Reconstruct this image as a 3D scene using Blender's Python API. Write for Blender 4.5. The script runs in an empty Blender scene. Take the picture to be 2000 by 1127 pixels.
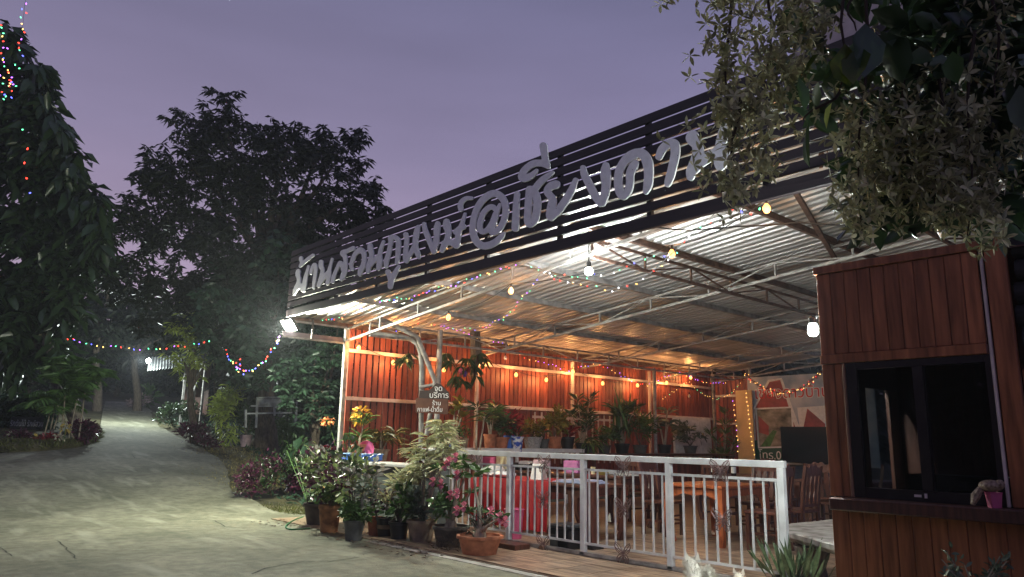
import bpy, math, random, bmesh
import numpy as np
from mathutils import Vector as V, Matrix, Euler, noise
random.seed(11); rng = np.random.default_rng(5)
sc = bpy.context.scene; COL = sc.collection
R_ = math.radians

# ---------------- camera ----------------
CAM = V((0, 0, 1.5))
FW, RT, UP = V((-.72932, .65419, .20183)), V((.67160, .74097, .01737)), V((.13915, -.15178, .97857))
_p, _r, _a = R_(11.6445), R_(1.016), R_(41.905)
_B = Matrix(((math.sin(_a), -math.cos(_a), 0), (math.cos(_a), math.sin(_a), 0), (0, 0, 1)))
_F0, _U0, _R0 = V((0, math.cos(_p), math.sin(_p))), V((0, -math.sin(_p), math.cos(_p))), V((1, 0, 0))
FW = _B @ _F0; RT = _B @ (math.cos(_r)*_R0 + math.sin(_r)*_U0); UP = _B @ (-math.sin(_r)*_R0 + math.cos(_r)*_U0)
cd = bpy.data.cameras.new('camera'); cam = bpy.data.objects.new('camera', cd); COL.objects.link(cam)
cam.matrix_world = Matrix(((RT.x, UP.x, -FW.x, CAM.x), (RT.y, UP.y, -FW.y, CAM.y), (RT.z, UP.z, -FW.z, CAM.z), (0, 0, 0, 1)))
cd.sensor_width = 36; cd.lens = 36*1439.3/2000; cd.clip_start = .05; cd.clip_end = 1500
sc.camera = cam

# ---------------- dusk sky, exposure ----------------
W = bpy.data.worlds.new('World'); sc.world = W; W.use_nodes = True
nt = W.node_tree; nt.nodes.clear()
def N(t, **k):
    n = nt.nodes.new(t)
    for a, b in k.items(): setattr(n, a, b)
    return n
out = N('ShaderNodeOutputWorld')
sky = N('ShaderNodeTexSky', sky_type='NISHITA', sun_disc=False, sun_elevation=R_(-3), sun_rotation=R_(-76))
bg1 = N('ShaderNodeBackground'); bg1.inputs[1].default_value = .12
nt.links.new(sky.outputs[0], bg1.inputs[0])
tc = N('ShaderNodeTexCoord'); sx = N('ShaderNodeSeparateXYZ'); nt.links.new(tc.outputs['Generated'], sx.inputs[0])
ramp = N('ShaderNodeValToRGB'); nt.links.new(sx.outputs[2], ramp.inputs[0])
e = ramp.color_ramp.elements
e[0].position = 0; e[0].color = (.335, .235, .330, 1)
e[1].position = 1; e[1].color = (.088, .090, .155, 1)
for p_, c_ in ((.18, (.288, .226, .338)), (.36, (.190, .170, .274)), (.55, (.128, .126, .212))):
    q = e.new(p_); q.color = (*c_, 1)
# a little pinker towards the place where the sun went down (left of the view), bluer away from it
dot = N('ShaderNodeVectorMath', operation='DOT_PRODUCT'); dot.inputs[1].default_value = (-.97, .02, -.2)
nt.links.new(tc.outputs['Generated'], dot.inputs[0])
mr = N('ShaderNodeMapRange'); mr.inputs[1].default_value = -1; mr.inputs[2].default_value = 1
nt.links.new(dot.outputs['Value'], mr.inputs[0])
tint = N('ShaderNodeMix', data_type='RGBA'); tint.inputs[6].default_value = (.66, .76, .96, 1); tint.inputs[7].default_value = (1.08, 1.0, .98, 1)
nt.links.new(mr.outputs[0], tint.inputs[0])
mul = N('ShaderNodeMix', data_type='RGBA', blend_type='MULTIPLY'); mul.inputs[0].default_value = 1
nt.links.new(ramp.outputs[0], mul.inputs[6]); nt.links.new(tint.outputs[2], mul.inputs[7])
# thin streaks of cloud
cn = N('ShaderNodeTexNoise'); cn.inputs['Scale'].default_value = 2.2; cn.inputs['Detail'].default_value = 4
mp = N('ShaderNodeMapping'); mp.inputs['Scale'].default_value = (1, 1, 5); nt.links.new(tc.outputs['Generated'], mp.inputs[0]); nt.links.new(mp.outputs[0], cn.inputs['Vector'])
cm = N('ShaderNodeMapRange'); cm.inputs[1].default_value = .3; cm.inputs[2].default_value = .75; cm.inputs[3].default_value = .91; cm.inputs[4].default_value = 1.09
nt.links.new(cn.outputs[0], cm.inputs[0])
mul2 = N('ShaderNodeMix', data_type='RGBA', blend_type='MULTIPLY'); mul2.inputs[0].default_value = 1
nt.links.new(mul.outputs[2], mul2.inputs[6]); nt.links.new(cm.outputs[0], mul2.inputs[7])
bg2 = N('ShaderNodeBackground'); bg2.inputs[1].default_value = .98; nt.links.new(mul2.outputs[2], bg2.inputs[0])
add = N('ShaderNodeAddShader'); nt.links.new(bg1.outputs[0], add.inputs[0]); nt.links.new(bg2.outputs[0], add.inputs[1]); nt.links.new(add.outputs[0], out.inputs[0])
sc.view_settings.view_transform = 'Standard'; sc.view_settings.look = 'None'
sc.view_settings.exposure = .42; sc.view_settings.gamma = 1; sc.view_settings.use_curve_mapping = False
cy = sc.cycles
cy.use_denoising = True; cy.max_bounces = 6; cy.diffuse_bounces = 3; cy.glossy_bounces = 3; cy.transmission_bounces = 4; cy.transparent_max_bounces = 6
cy.sample_clamp_indirect = 4; cy.caustics_reflective = False; cy.caustics_refractive = False; cy.use_light_tree = True

LAMPS = dict(flood=1400, bulb=900, kiosk=2200, shed=950, warm=33)

# ---------------- helpers ----------------
def ray(px, py): return FW + (px-1000)/1439.3*RT - (py-563.5)/1439.3*UP
def at(px, py, x=None, y=None, z=None, d=None, roof=None):
    """world point seen at a photo pixel on the plane x=, y=, z=, under the roof (roof=offset) or d metres ahead"""
    r = ray(px, py)
    if x is not None: t = x/r.x
    elif y is not None: t = y/r.y
    elif z is not None: t = (z-1.5)/r.z
    elif roof is not None: t = (roofz(0)+roof-1.5)/(r.z-.098*r.x)
    else: t = d
    return CAM + r*t
def roofz(x): return 3.8 + .098*(x+13.37)
def G(x, y):
    t = -.97*x + .24*min(y, 8)
    if t < 15: return 0.
    if t < 19: return .1*(t-15)**2/8
    return .1*(t-17) if t < 75 else 5.8 + .02*(t-75)
def on_ground(px, py):
    r = ray(px, py); t = 2.
    while t < 140:
        p = CAM + r*t
        if p.z < G(p.x, p.y): return V((p.x, p.y, G(p.x, p.y)))
        t += .05
    return CAM + r*140
def gp(x, y, dz=0): return V((x, y, G(x, y)+dz))

ORG = {}
def tag(o, label=None, cat=None, group=None, kind=None):
    if label: o['label'] = label
    if cat: o['category'] = cat
    if group: o['group'] = group
    if kind: o['kind'] = kind
    return o
def link(o, parent=None, org=None):
    COL.objects.link(o)
    if parent is not None: o.parent = parent
    return o
def thing(name, label, cat, loc=(0, 0, 0), group=None, parent=None):
    o = bpy.data.objects.new(name, None); COL.objects.link(o); o.location = loc; o.empty_display_size = .1
    ORG[o] = V(loc)
    return tag(o, label, cat, group)
def sub(name, parent):      # an Empty that is a part made of sub-parts
    o = bpy.data.objects.new(name, None); COL.objects.link(o); o.parent = parent; ORG[o] = ORG[parent]; o.empty_display_size = .1
    return o
def org(o): return ORG.get(o, V((0, 0, 0))) if o is not None else V((0, 0, 0))
def copy_tree(o, loc=None, rz=None, parent=None, label=None):
    c = o.copy(); COL.objects.link(c)
    if parent is not None: c.parent = parent
    for ch in list(o.children): copy_tree(ch, parent=c)
    if loc is not None: c.location = loc
    if rz is not None: c.rotation_euler.z = rz
    if label: c['label'] = label
    return c

class MB:
    def __init__(s): s.v = []; s.f = []; s.sm = False
    def add(s, vs, fs):
        b = len(s.v); s.v += [tuple(x) for x in vs]; s.f += [tuple(i+b for i in q) for q in fs]; return s
    def box(s, a, b, rot=None, piv=None):
        x0, y0, z0 = a; x1, y1, z1 = b
        vs = [V(p) for p in ((x0,y0,z0),(x1,y0,z0),(x1,y1,z0),(x0,y1,z0),(x0,y0,z1),(x1,y0,z1),(x1,y1,z1),(x0,y1,z1))]
        if rot is not None:
            c = V(piv) if piv is not None else (V(a)+V(b))/2
            vs = [c + rot @ (p-c) for p in vs]
        return s.add(vs, [(0,3,2,1),(4,5,6,7),(0,1,5,4),(1,2,6,5),(2,3,7,6),(3,0,4,7)])
    def bar(s, p, q, w, h=None, up=(0, 0, 1)):
        p, q = V(p), V(q); d = (q-p).normalized(); h = h or w; up = V(up)
        if abs(d.dot(up)) > .98: up = V((0, 1, 0))
        a = d.cross(up).normalized()*w/2; b = a.cross(d).normalized()*h/2
        return s.add([p-a-b, p+a-b, p+a+b, p-a+b, q-a-b, q+a-b, q+a+b, q-a+b], [(0,3,2,1),(4,5,6,7),(0,1,5,4),(1,2,6,5),(2,3,7,6),(3,0,4,7)])
    def tube(s, pts, r, n=8, caps=True):
        pts = [V(p) for p in pts]; rs = r if isinstance(r, (list, tuple)) else [r]*len(pts)
        b = len(s.v); ref = None
        for i, p in enumerate(pts):
            d = (pts[min(i+1, len(pts)-1)]-pts[max(i-1, 0)])
            d = d.normalized() if d.length > 1e-9 else V((0, 0, 1))
            if ref is None: ref = V((1, 0, 0)) if abs(d.x) < .8 else V((0, 1, 0))
            a = (ref - d*ref.dot(d)).normalized(); ref = a; c = d.cross(a)
            for k in range(n):
                t = 2*math.pi*k/n; s.v.append(tuple(p + (a*math.cos(t)+c*math.sin(t))*rs[i]))
        for i in range(len(pts)-1):
            for k in range(n):
                k2 = (k+1) % n; s.f.append((b+i*n+k, b+i*n+k2, b+(i+1)*n+k2, b+(i+1)*n+k))
        if caps: s.f.append(tuple(b+k for k in range(n))[::-1]); s.f.append(tuple(b+(len(pts)-1)*n+k for k in range(n)))
        s.sm = True; return s
    def lathe(s, prof, c=(0, 0, 0), n=20, wav=0, lobes=10):
        c = V(c); b = len(s.v)
        for j, (r, z) in enumerate(prof):
            for k in range(n):
                t = 2*math.pi*k/n; rr = r*(1+(wav*math.cos(lobes*t) if isinstance(wav, (int, float)) else wav[j]*math.cos(lobes*t)))
                s.v.append((c.x+rr*math.cos(t), c.y+rr*math.sin(t), c.z+z))
        for j in range(len(prof)-1):
            for k in range(n):
                k2 = (k+1) % n; s.f.append((b+j*n+k, b+j*n+k2, b+(j+1)*n+k2, b+(j+1)*n+k))
        if prof[0][0] > 1e-4: s.f.append(tuple(b+k for k in range(n))[::-1])
        if prof[-1][0] > 1e-4: s.f.append(tuple(b+(len(prof)-1)*n+k for k in range(n)))
        s.sm = True; return s
    def ball(s, c, r, n=10, m=7, sc3=(1, 1, 1)):
        c = V(c); b = len(s.v)
        for j in range(m+1):
            ph = math.pi*j/m
            for k in range(n):
                t = 2*math.pi*k/n
                s.v.append((c.x+r*sc3[0]*math.sin(ph)*math.cos(t), c.y+r*sc3[1]*math.sin(ph)*math.sin(t), c.z+r*sc3[2]*math.cos(ph)))
        for j in range(m):
            for k in range(n):
                k2 = (k+1) % n; s.f.append((b+j*n+k, b+(j+1)*n+k, b+(j+1)*n+k2, b+j*n+k2))
        s.sm = True; return s
    def build(s, name, mat, parent=None, loc=None, bevel=0, kind=None, me_only=False):
        o0 = org(parent) if loc is None else V((0, 0, 0))      # loc: the shape is drawn round its own origin, put at loc (world)
        me = bpy.data.meshes.new(name)
        me.from_pydata([(x-o0.x, y-o0.y, z-o0.z) for x, y, z in s.v], [], s.f)
        if bevel or s.sm:
            bm = bmesh.new(); bm.from_mesh(me)
            bmesh.ops.remove_doubles(bm, verts=bm.verts, dist=1e-5)
            if bevel: bmesh.ops.bevel(bm, geom=list(bm.edges), offset=bevel, segments=1, affect='EDGES', clamp_overlap=True)
            bmesh.ops.recalc_face_normals(bm, faces=bm.faces)
            bm.to_mesh(me); bm.free()
        me.materials.append(mat)
        if s.sm:
            me.shade_smooth()
            try: me.set_sharp_from_angle(angle=R_(42))
            except Exception: pass
        o = bpy.data.objects.new(name, me); COL.objects.link(o)
        if parent is not None: o.parent = parent
        if loc is not None: o.location = V(loc)-org(parent); o0 = V(loc)
        ORG[o] = o0
        if kind: o['kind'] = kind
        return o
def inst(o, parent, loc, rot=None, scale=None, label=None):       # one more piece with the same mesh; loc in world
    c = bpy.data.objects.new(o.name.split('.')[0], o.data); COL.objects.link(c); c.parent = parent
    c.location = V(loc)-org(parent)
    if rot is not None: c.rotation_euler = rot
    if scale is not None: c.scale = scale if isinstance(scale, (tuple, list)) else (scale,)*3
    return c

# ---------------- materials ----------------
def mat(name, col, rough=.6, metal=0., var=.25, scale=9., bump=0., stretch=(1, 1, 1), rnd=0., emit=0., emitcol=None, spec=.4, trans=0., col2=None, island=0., detail=5, bscale=None, alpha=None, sheen=0, coords='Object', contrast=(.3, .7)):
    m = bpy.data.materials.new(name); m.use_nodes = True; t = m.node_tree; b = t.nodes['Principled BSDF']
    n = lambda ty: t.nodes.new(ty)
    L = t.links.new
    b.inputs['Roughness'].default_value = rough; b.inputs['Metallic'].default_value = metal; b.inputs['Specular IOR Level'].default_value = spec
    co = n('ShaderNodeTexCoord'); mp = n('ShaderNodeMapping'); mp.inputs['Scale'].default_value = stretch; L(co.outputs[coords], mp.inputs[0])
    oi = n('ShaderNodeObjectInfo')
    if rnd:
        ad = n('ShaderNodeVectorMath'); ad.operation = 'ADD'; ml = n('ShaderNodeMath'); ml.operation = 'MULTIPLY'; ml.inputs[1].default_value = 37.
        L(oi.outputs['Random'], ml.inputs[0]); L(mp.outputs[0], ad.inputs[0]); L(ml.outputs[0], ad.inputs[1]); vec = ad.outputs[0]
    else: vec = mp.outputs[0]
    nz = n('ShaderNodeTexNoise'); nz.inputs['Scale'].default_value = scale; nz.inputs['Detail'].default_value = detail; L(vec, nz.inputs['Vector'])
    rp = n('ShaderNodeMapRange'); rp.inputs[1].default_value = contrast[0]; rp.inputs[2].default_value = contrast[1]; L(nz.outputs[0], rp.inputs[0])
    mx = n('ShaderNodeMix'); mx.data_type = 'RGBA'
    c2 = col2 or tuple(min(1, x*(1+var)) for x in col)
    mx.inputs[6].default_value = (*[x*(1-var) for x in col], 1); mx.inputs[7].default_value = (*c2, 1); L(rp.outputs[0], mx.inputs[0])
    last = mx.outputs[2]
    if rnd or island:
        hs = n('ShaderNodeHueSaturation'); r2 = n('ShaderNodeMapRange'); a = rnd or island
        r2.inputs[3].default_value = 1-a; r2.inputs[4].default_value = 1+a
        if island: ge = n('ShaderNodeNewGeometry'); L(ge.outputs['Random Per Island'], r2.inputs[0])
        else: L(oi.outputs['Random'], r2.inputs[0])
        L(r2.outputs[0], hs.inputs['Value']); L(last, hs.inputs['Color']); last = hs.outputs[0]
    L(last, b.inputs['Base Color'])
    if bump:
        bp = n('ShaderNodeBump'); bp.inputs['Strength'].default_value = bump; bp.inputs['Distance'].default_value = .02
        if bscale:
            nb = n('ShaderNodeTexNoise'); nb.inputs['Scale'].default_value = bscale; nb.inputs['Detail'].default_value = 4; L(vec, nb.inputs['Vector']); L(nb.outputs[0], bp.inputs['Height'])
        else: L(nz.outputs[0], bp.inputs['Height'])
        L(bp.outputs[0], b.inputs['Normal'])
    if trans:
        tr = n('ShaderNodeBsdfTranslucent'); L(last, tr.inputs[0]); ms = n('ShaderNodeMixShader'); ms.inputs[0].default_value = trans
        L(b.outputs[0], ms.inputs[1]); L(tr.outputs[0], ms.inputs[2]); L(ms.outputs[0], t.nodes['Material Output'].inputs[0])
    if emit:
        b.inputs['Emission Color'].default_value = (*(emitcol or col), 1); b.inputs['Emission Strength'].default_value = emit
        m.cycles.emission_sampling = 'NONE'
    return m
def leafmat(name, col, var=.35, rough=.42, island=.35, trans=.2, spec=.45, scale=3., col2=None):
    return mat(name, col, rough=rough, var=var, island=island, trans=trans, spec=spec, scale=scale, col2=col2)
wood = lambda name, c, **k: mat(name, c, **{**dict(rough=.45, var=.4, scale=7, stretch=(6, 6, .55), rnd=.22, bump=.25, detail=7), **k})
m_slat = mat('dark_brown_paint', (.014, .0085, .010), rough=.5, var=.35, scale=4, stretch=(.4, 4, 6), bump=.1)
m_letter = mat('white_letter_paint', (.88, .87, .86), rough=.5, var=.08, scale=14)
m_lettergrey = mat('letter_edge', (.10, .10, .10), rough=.6)
m_plank = wood('red_stained_plank', (.245, .064, .042), rnd=.34, rough=.5, stretch=(5, 5, .4))
m_rail = mat('pale_painted_rail', (.62, .50, .45), rough=.6, var=.2, scale=5)
m_steel = mat('grey_painted_steel', (.27, .25, .24), rough=.5, metal=.1, var=.45, scale=6, col2=(.42, .40, .38))
m_rust_shade = mat('rusty_shaded_steel', (.13, .075, .055), rough=.7, metal=.2, var=.5, scale=9)
m_zinc = mat('galvanised_sheet', (.54, .535, .53), rough=.38, metal=.3, var=.35, scale=1.6, stretch=(.25, 3, 1), rnd=.10)
m_white = mat('white_gate_paint', (.66, .66, .66), rough=.45, var=.22, scale=4, bump=.04)
m_kiosk = wood('varnished_red_wood', (.285, .100, .043), rough=.38, rnd=.16, var=.42, spec=.25, stretch=(5, 5, .45), scale=5)
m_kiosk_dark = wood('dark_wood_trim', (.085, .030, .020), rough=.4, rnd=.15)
m_trim = wood('light_wood_trim', (.23, .115, .065), rough=.45)
m_frame = mat('black_brown_aluminium', (.022, .015, .015), rough=.35, metal=.3)
m_log = mat('black_log', (.022, .018, .017), rough=.7, var=.5, bump=.5, scale=5, stretch=(.6, 3, 3))
m_black = mat('black_plastic', (.012, .012, .014), rough=.35)
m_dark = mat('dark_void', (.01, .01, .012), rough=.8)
m_concrete_wall = mat('grey_render', (.105, .125, .115), rough=.85, var=.35, scale=3, bump=.2)
m_whitetop = mat('white_worktop', (.70, .69, .66), rough=.4, var=.1)
m_terra = mat('terracotta', (.36, .13, .065), rough=.75, var=.3, scale=12, bump=.15, rnd=.15)
m_terra2 = mat('weathered_clay', (.27, .20, .13), rough=.85, var=.4, scale=7, bump=.25, rnd=.15)
m_potgrey = mat('grey_plastic_pot', (.085, .085, .08), rough=.55, var=.3)
m_potblack = mat('black_plastic_pot', (.014, .014, .016), rough=.4)
m_soil = mat('soil', (.045, .03, .02), rough=.95, bump=.6, scale=30)
m_bark = mat('bark', (.11, .085, .065), rough=.9, var=.5, bump=.6, scale=8, stretch=(3, 3, .7))
m_barkp = mat('pale_bark', (.30, .26, .20), rough=.85, var=.4, bump=.3, scale=8, stretch=(3, 3, .7))
m_red = mat('red_cloth', (.33, .006, .012), rough=.8, var=.2, scale=5)
m_pink = mat('pink_plastic', (.50, .09, .20), rough=.4, var=.15)
m_blue = mat('blue_plastic', (.05, .14, .48), rough=.4, var=.15)
m_cream = mat('cream_plastic', (.70, .62, .38), rough=.5, var=.1)
m_tan = mat('yellow_board', (.66, .47, .23), rough=.6, var=.12, scale=2)
m_wtxt = mat('white_lettering', (.75, .75, .75), rough=.6, var=.05)
m_cloth = mat('pale_rag', (.52, .36, .30), rough=.9, var=.3, bump=.4, scale=12)
m_furn = wood('orange_teak', (.33, .088, .030), rough=.3, rnd=.15, stretch=(4, 4, .6))
m_furnd = wood('dark_teak', (.085, .030, .020), rough=.35, rnd=.25, stretch=(4, 4, .6))
m_grass = leafmat('grass_blade', (.085, .095, .022), trans=.25)
m_grassdry = leafmat('dry_grass_blade', (.26, .22, .085), trans=.2)
m_leafd = leafmat('dark_glossy_leaf', (.040, .075, .028), rough=.3, spec=.6)
m_leafm = leafmat('green_leaf', (.065, .13, .032))
m_leafy = leafmat('yellow_green_leaf', (.36, .44, .09))
m_leafv = leafmat('variegated_leaf', (.42, .47, .20), var=.3, scale=40, col2=(.74, .72, .46))
m_leafp = leafmat('purple_leaf', (.075, .016, .042), island=.4, rough=.35)
m_leafr = leafmat('red_leaf', (.22, .016, .03))
m_leafo = leafmat('croton_leaf', (.34, .20, .03), col2=(.10, .16, .03), scale=25)
m_leafg = leafmat('grey_green_leaf', (.10, .13, .085))
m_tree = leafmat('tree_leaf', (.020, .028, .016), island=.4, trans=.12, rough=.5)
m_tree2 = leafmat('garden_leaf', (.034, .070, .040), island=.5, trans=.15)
m_petrea = leafmat('faded_star_flower', (.36, .40, .19), var=.35, island=.5, scale=30, col2=(.48, .42, .26), rough=.6)
m_bloom = leafmat('pink_bloom', (.80, .05, .16), col2=(.9, .40, .5), scale=60)
m_vine = mat('vine_stem', (.05, .035, .025), rough=.9)
m_bulbwarm = mat('warm_bulb_glass', (1, .62, .28), emit=3.4, emitcol=(1, .36, .085))
m_socket = mat('lamp_socket', (.02, .018, .016), rough=.5)
m_cold = mat('cold_led', (1, 1, 1), emit=30, emitcol=(.86, 1, .95))
m_clear = mat('unlit_glass', (.55, .52, .5), rough=.12, spec=.8)
FAIRY = [mat('fairy_'+n_, c_, emit=4.0, emitcol=c_) for n_, c_ in (('red', (1, .05, .03)), ('blue', (.10, .12, 1)), ('green', (.10, .75, .32)), ('amber', (1, .55, .14)), ('violet', (.45, .13, 1)), ('white', (.9, .95, 1)))]
m_wire = mat('black_wire', (.012, .012, .012), rough=.5)
m_wirew = mat('pale_wire', (.30, .30, .30), rough=.5)

# ---------------- leaves, vectorised ----------------
def leaves(name, P, D, L, Wd, mt, parent=None, droop=.3, kind='stuff', twist=1.0, loc=None, lo=False):
    P = np.asarray(P, float); D = np.asarray(D, float); n = len(P)
    L = np.broadcast_to(np.asarray(L, float), (n,)); Wd = np.broadcast_to(np.asarray(Wd, float), (n,)); dr = np.broadcast_to(np.asarray(droop, float), (n,))
    D = D/np.maximum(np.linalg.norm(D, axis=1, keepdims=True), 1e-9)
    rv = rng.normal(size=(n, 3))*twist + np.array([0, 0, .9])
    S = np.cross(D, rv); S /= np.maximum(np.linalg.norm(S, axis=1, keepdims=True), 1e-9)
    def pt(s): return P + L[:, None]*(s*D - (dr*s*s)[:, None]*np.array([0, 0, 1.]))
    w = (Wd/2)[:, None]*S
    nrm = np.cross(S, D)*(Wd*.18)[:, None]
    a, b, c = pt(.38), pt(.72), pt(1.)
    vs = np.stack([pt(0), a-w+nrm, a+w+nrm, b-w*.8+nrm, b+w*.8+nrm, c, a, b], 1)
    f = np.array([[0, 6, 1], [0, 2, 6], [1, 6, 3], [6, 7, 3], [6, 2, 4], [6, 4, 7], [3, 7, 5], [7, 4, 5]])
    fs = (np.arange(n)[:, None, None]*8 + f[None]).reshape(-1, 3)
    if lo:
        a = pt(.48); vs = np.stack([pt(0), a-w+nrm, a+w+nrm, c], 1); f = np.array([[0, 3, 1], [0, 2, 3]])
        fs = (np.arange(n)[:, None, None]*4 + f[None]).reshape(-1, 3)
    o0 = org(parent) if loc is None else V((0, 0, 0))
    vs = vs.reshape(-1, 3) - np.array(o0)
    me = bpy.data.meshes.new(name)
    me.vertices.add(len(vs)); me.vertices.foreach_set('co', vs.ravel())
    me.loops.add(fs.size); me.loops.foreach_set('vertex_index', fs.ravel().astype(np.int32))
    me.polygons.add(len(fs)); me.polygons.foreach_set('loop_start', np.arange(0, fs.size, 3, dtype=np.int32))
    me.update(calc_edges=True); me.materials.append(mt); me.shade_smooth()
    o = bpy.data.objects.new(name, me); COL.objects.link(o)
    if parent is not None: o.parent = parent
    if loc is not None: o.location = V(loc)-org(parent); o0 = V(loc)
    if kind: o['kind'] = kind
    ORG[o] = o0
    return o
def rdir(n, up=.3, spread=1.):
    d = rng.normal(size=(n, 3))*spread; d[:, 2] = d[:, 2]*.6 + up
    return d/np.linalg.norm(d, axis=1, keepdims=True)
def whorl(c, n, tilt=.2):
    t = rng.uniform(0, 2*np.pi, n); d = np.stack([np.cos(t), np.sin(t), rng.normal(tilt, .25, n)], 1)
    return np.repeat(np.asarray(c, float)[None], n, 0), d
def blob(c, r, n, surf=.5):
    d = rng.normal(size=(n, 3)); d /= np.linalg.norm(d, axis=1, keepdims=True)
    k = rng.uniform(surf**3, 1, n)**(1/3)
    return np.asarray(c, float) + d*k[:, None]*np.asarray(r, float), d

# ================= ground =================
def grid_mesh(name, xs, ys, zf, mt, kind='structure'):
    nx, ny = len(xs), len(ys)
    vs = [(x, y, zf(x, y)) for y in ys for x in xs]
    fs = [(j*nx+i, j*nx+i+1, (j+1)*nx+i+1, (j+1)*nx+i) for j in range(ny-1) for i in range(nx-1)]
    me = bpy.data.meshes.new(name); me.from_pydata(vs, [], fs); me.materials.append(mt); me.shade_smooth()
    o = bpy.data.objects.new(name, me); COL.objects.link(o); o['kind'] = kind; return o
m_ground = mat('dry_earth_and_grass', (.075, .072, .035), rough=.95, var=.6, scale=1.3, bump=.5, bscale=18, col2=(.12, .105, .05))
def concrete():
    m = mat('old_yellowish_concrete', (.155, .155, .100), rough=.85, var=.28, scale=.55, bump=.45, bscale=60, col2=(.25, .24, .17), detail=8)
    t = m.node_tree; n = t.nodes.new; L = t.links.new; b = t.nodes['Principled BSDF']
    src = b.inputs['Base Color'].links[0].from_socket
    co = n('ShaderNodeTexCoord'); a = n('ShaderNodeTexNoise'); a.inputs['Scale'].default_value = 5; a.inputs['Detail'].default_value = 9; a.inputs['Roughness'].default_value = .65; L(co.outputs['Object'], a.inputs['Vector'])
    r = n('ShaderNodeMapRange'); r.inputs[1].default_value = .35; r.inputs[2].default_value = .7; r.inputs[3].default_value = .62; r.inputs[4].default_value = 1.22; L(a.outputs[0], r.inputs[0])
    mu = n('ShaderNodeMix'); mu.data_type = 'RGBA'; mu.blend_type = 'MULTIPLY'; mu.inputs[0].default_value = 1; L(src, mu.inputs[6]); L(r.outputs[0], mu.inputs[7])
    w = n('ShaderNodeTexNoise'); w.inputs['Scale'].default_value = 1.7; w.inputs['Detail'].default_value = 6; mp = n('ShaderNodeMapping'); mp.inputs['Scale'].default_value = (.35, 1.6, 1); mp.inputs['Rotation'].default_value = (0, 0, .5); L(co.outputs['Object'], mp.inputs[0]); L(mp.outputs[0], w.inputs['Vector'])
    r2 = n('ShaderNodeMapRange'); r2.inputs[1].default_value = .55; r2.inputs[2].default_value = .72; r2.inputs[3].default_value = 0; r2.inputs[4].default_value = .55; L(w.outputs[0], r2.inputs[0])
    m2 = n('ShaderNodeMix'); m2.data_type = 'RGBA'; m2.inputs[7].default_value = (.36, .355, .27, 1); L(r2.outputs[0], m2.inputs[0]); L(mu.outputs[2], m2.inputs[6]); L(m2.outputs[2], b.inputs['Base Color'])
    return m
m_conc = concrete()
xs = [-420, -320, -240, -190] + [-160+i*2.5 for i in range(46)] + [-45+i*.9 for i in range(1, 60)] + [10+i*5 for i in range(8)] + [80, 140, 240, 400]
ys = [-400, -240, -150, -100] + [-70+i*4 for i in range(15)] + [-12+i*.9 for i in range(45)] + [28+i*4 for i in range(25)] + [160, 220, 300, 420]
grid_mesh('ground', xs, ys, lambda x, y: G(x, y)-.012 + (noise.noise(V((x*.3, y*.3, 0)))*.05-.03 if x < -15.5 else 0), m_ground)
def g2(px, py): return on_ground(px, py)
secs = [((9, -14), (12, 6.15)), ((-2, -14), (-1, 6.15)), ((-9, -14), (-6, 6.15)), ((-15, -12), (-10, 6.5)), ((-20, -9), (-13.2, 7.35)),
        ((-25, -5), g2(545, 1000)[:2]), ((-28, -1.5), g2(455, 962)[:2])]
for l, r in (((-40, 890), (440, 905)), ((120, 874), (395, 876)), ((186, 862), (345, 852)), ((196, 832), (303, 826)), ((201, 800), (293, 803)), ((206, 784), (285, 786))):
    secs.append((tuple(g2(*l)[:2]), tuple(g2(*r)[:2])))
vs, fs = [], []; K = 26
rows = []
for i in range(len(secs)-1):
    for s_ in range(6):
        t = s_/6; rows.append([V((secs[i][j][0]*(1-t)+secs[i+1][j][0]*t, secs[i][j][1]*(1-t)+secs[i+1][j][1]*t)) for j in (0, 1)])
rows.append([V(secs[-1][0][:2]), V(secs[-1][1][:2])])
for a, b in rows:
    for k in range(K+1):
        p = a.lerp(b, k/K)
        if k == K: p = p + V((noise.noise(V((p.x*.9, p.y*.9, 3)))*.25, noise.noise(V((p.x*.9, p.y*.9, 8)))*.15))
        vs.append((p.x, p.y, G(p.x, p.y)+.004))
for i in range(len(rows)-1):
    for k in range(K): fs.append((i*(K+1)+k, i*(K+1)+k+1, (i+1)*(K+1)+k+1, (i+1)*(K+1)+k))
me = bpy.data.meshes.new('road'); me.from_pydata(vs, [], fs); me.materials.append(m_conc); me.shade_smooth()
road = bpy.data.objects.new('road', me); COL.objects.link(road); road['kind'] = 'structure'
m_crack = mat('crack', (.03, .028, .022), rough=1)
for pl in (((700, 1090), (640, 1100), (590, 1098), (520, 1112), (480, 1127)), ((60, 935), (140, 941), (230, 938), (320, 946)), ((380, 1010), (420, 1018), (440, 1030), (500, 1036)), ((270, 886), (330, 889), (380, 894), (420, 895), (440, 903), (452, 910)), ((0, 1070), (12, 1080), (22, 1087), (30, 1088)), ((112, 1058), (125, 1068), (132, 1076), (146, 1088), (150, 1095)), ((258, 888), (266, 898))):
    pts = [on_ground(*p) for p in pl]; mb = MB(); q = []
    for i in range(len(pts)-1):
        for s_ in range(4): q.append(pts[i].lerp(pts[i+1], s_/4) + V((random.uniform(-.015, .015), random.uniform(-.015, .015), 0)))
    for i, p in enumerate(q):
        w = .006*(1+random.random()); z = G(p.x, p.y)+.008; mb.v += [(p.x-w, p.y-w*.6, z), (p.x+w, p.y+w*.6, z)]
    mb.f = [(2*i, 2*i+1, 2*i+3, 2*i+2) for i in range(len(q)-1)]
    mb.build('crack', m_crack, road)

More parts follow.
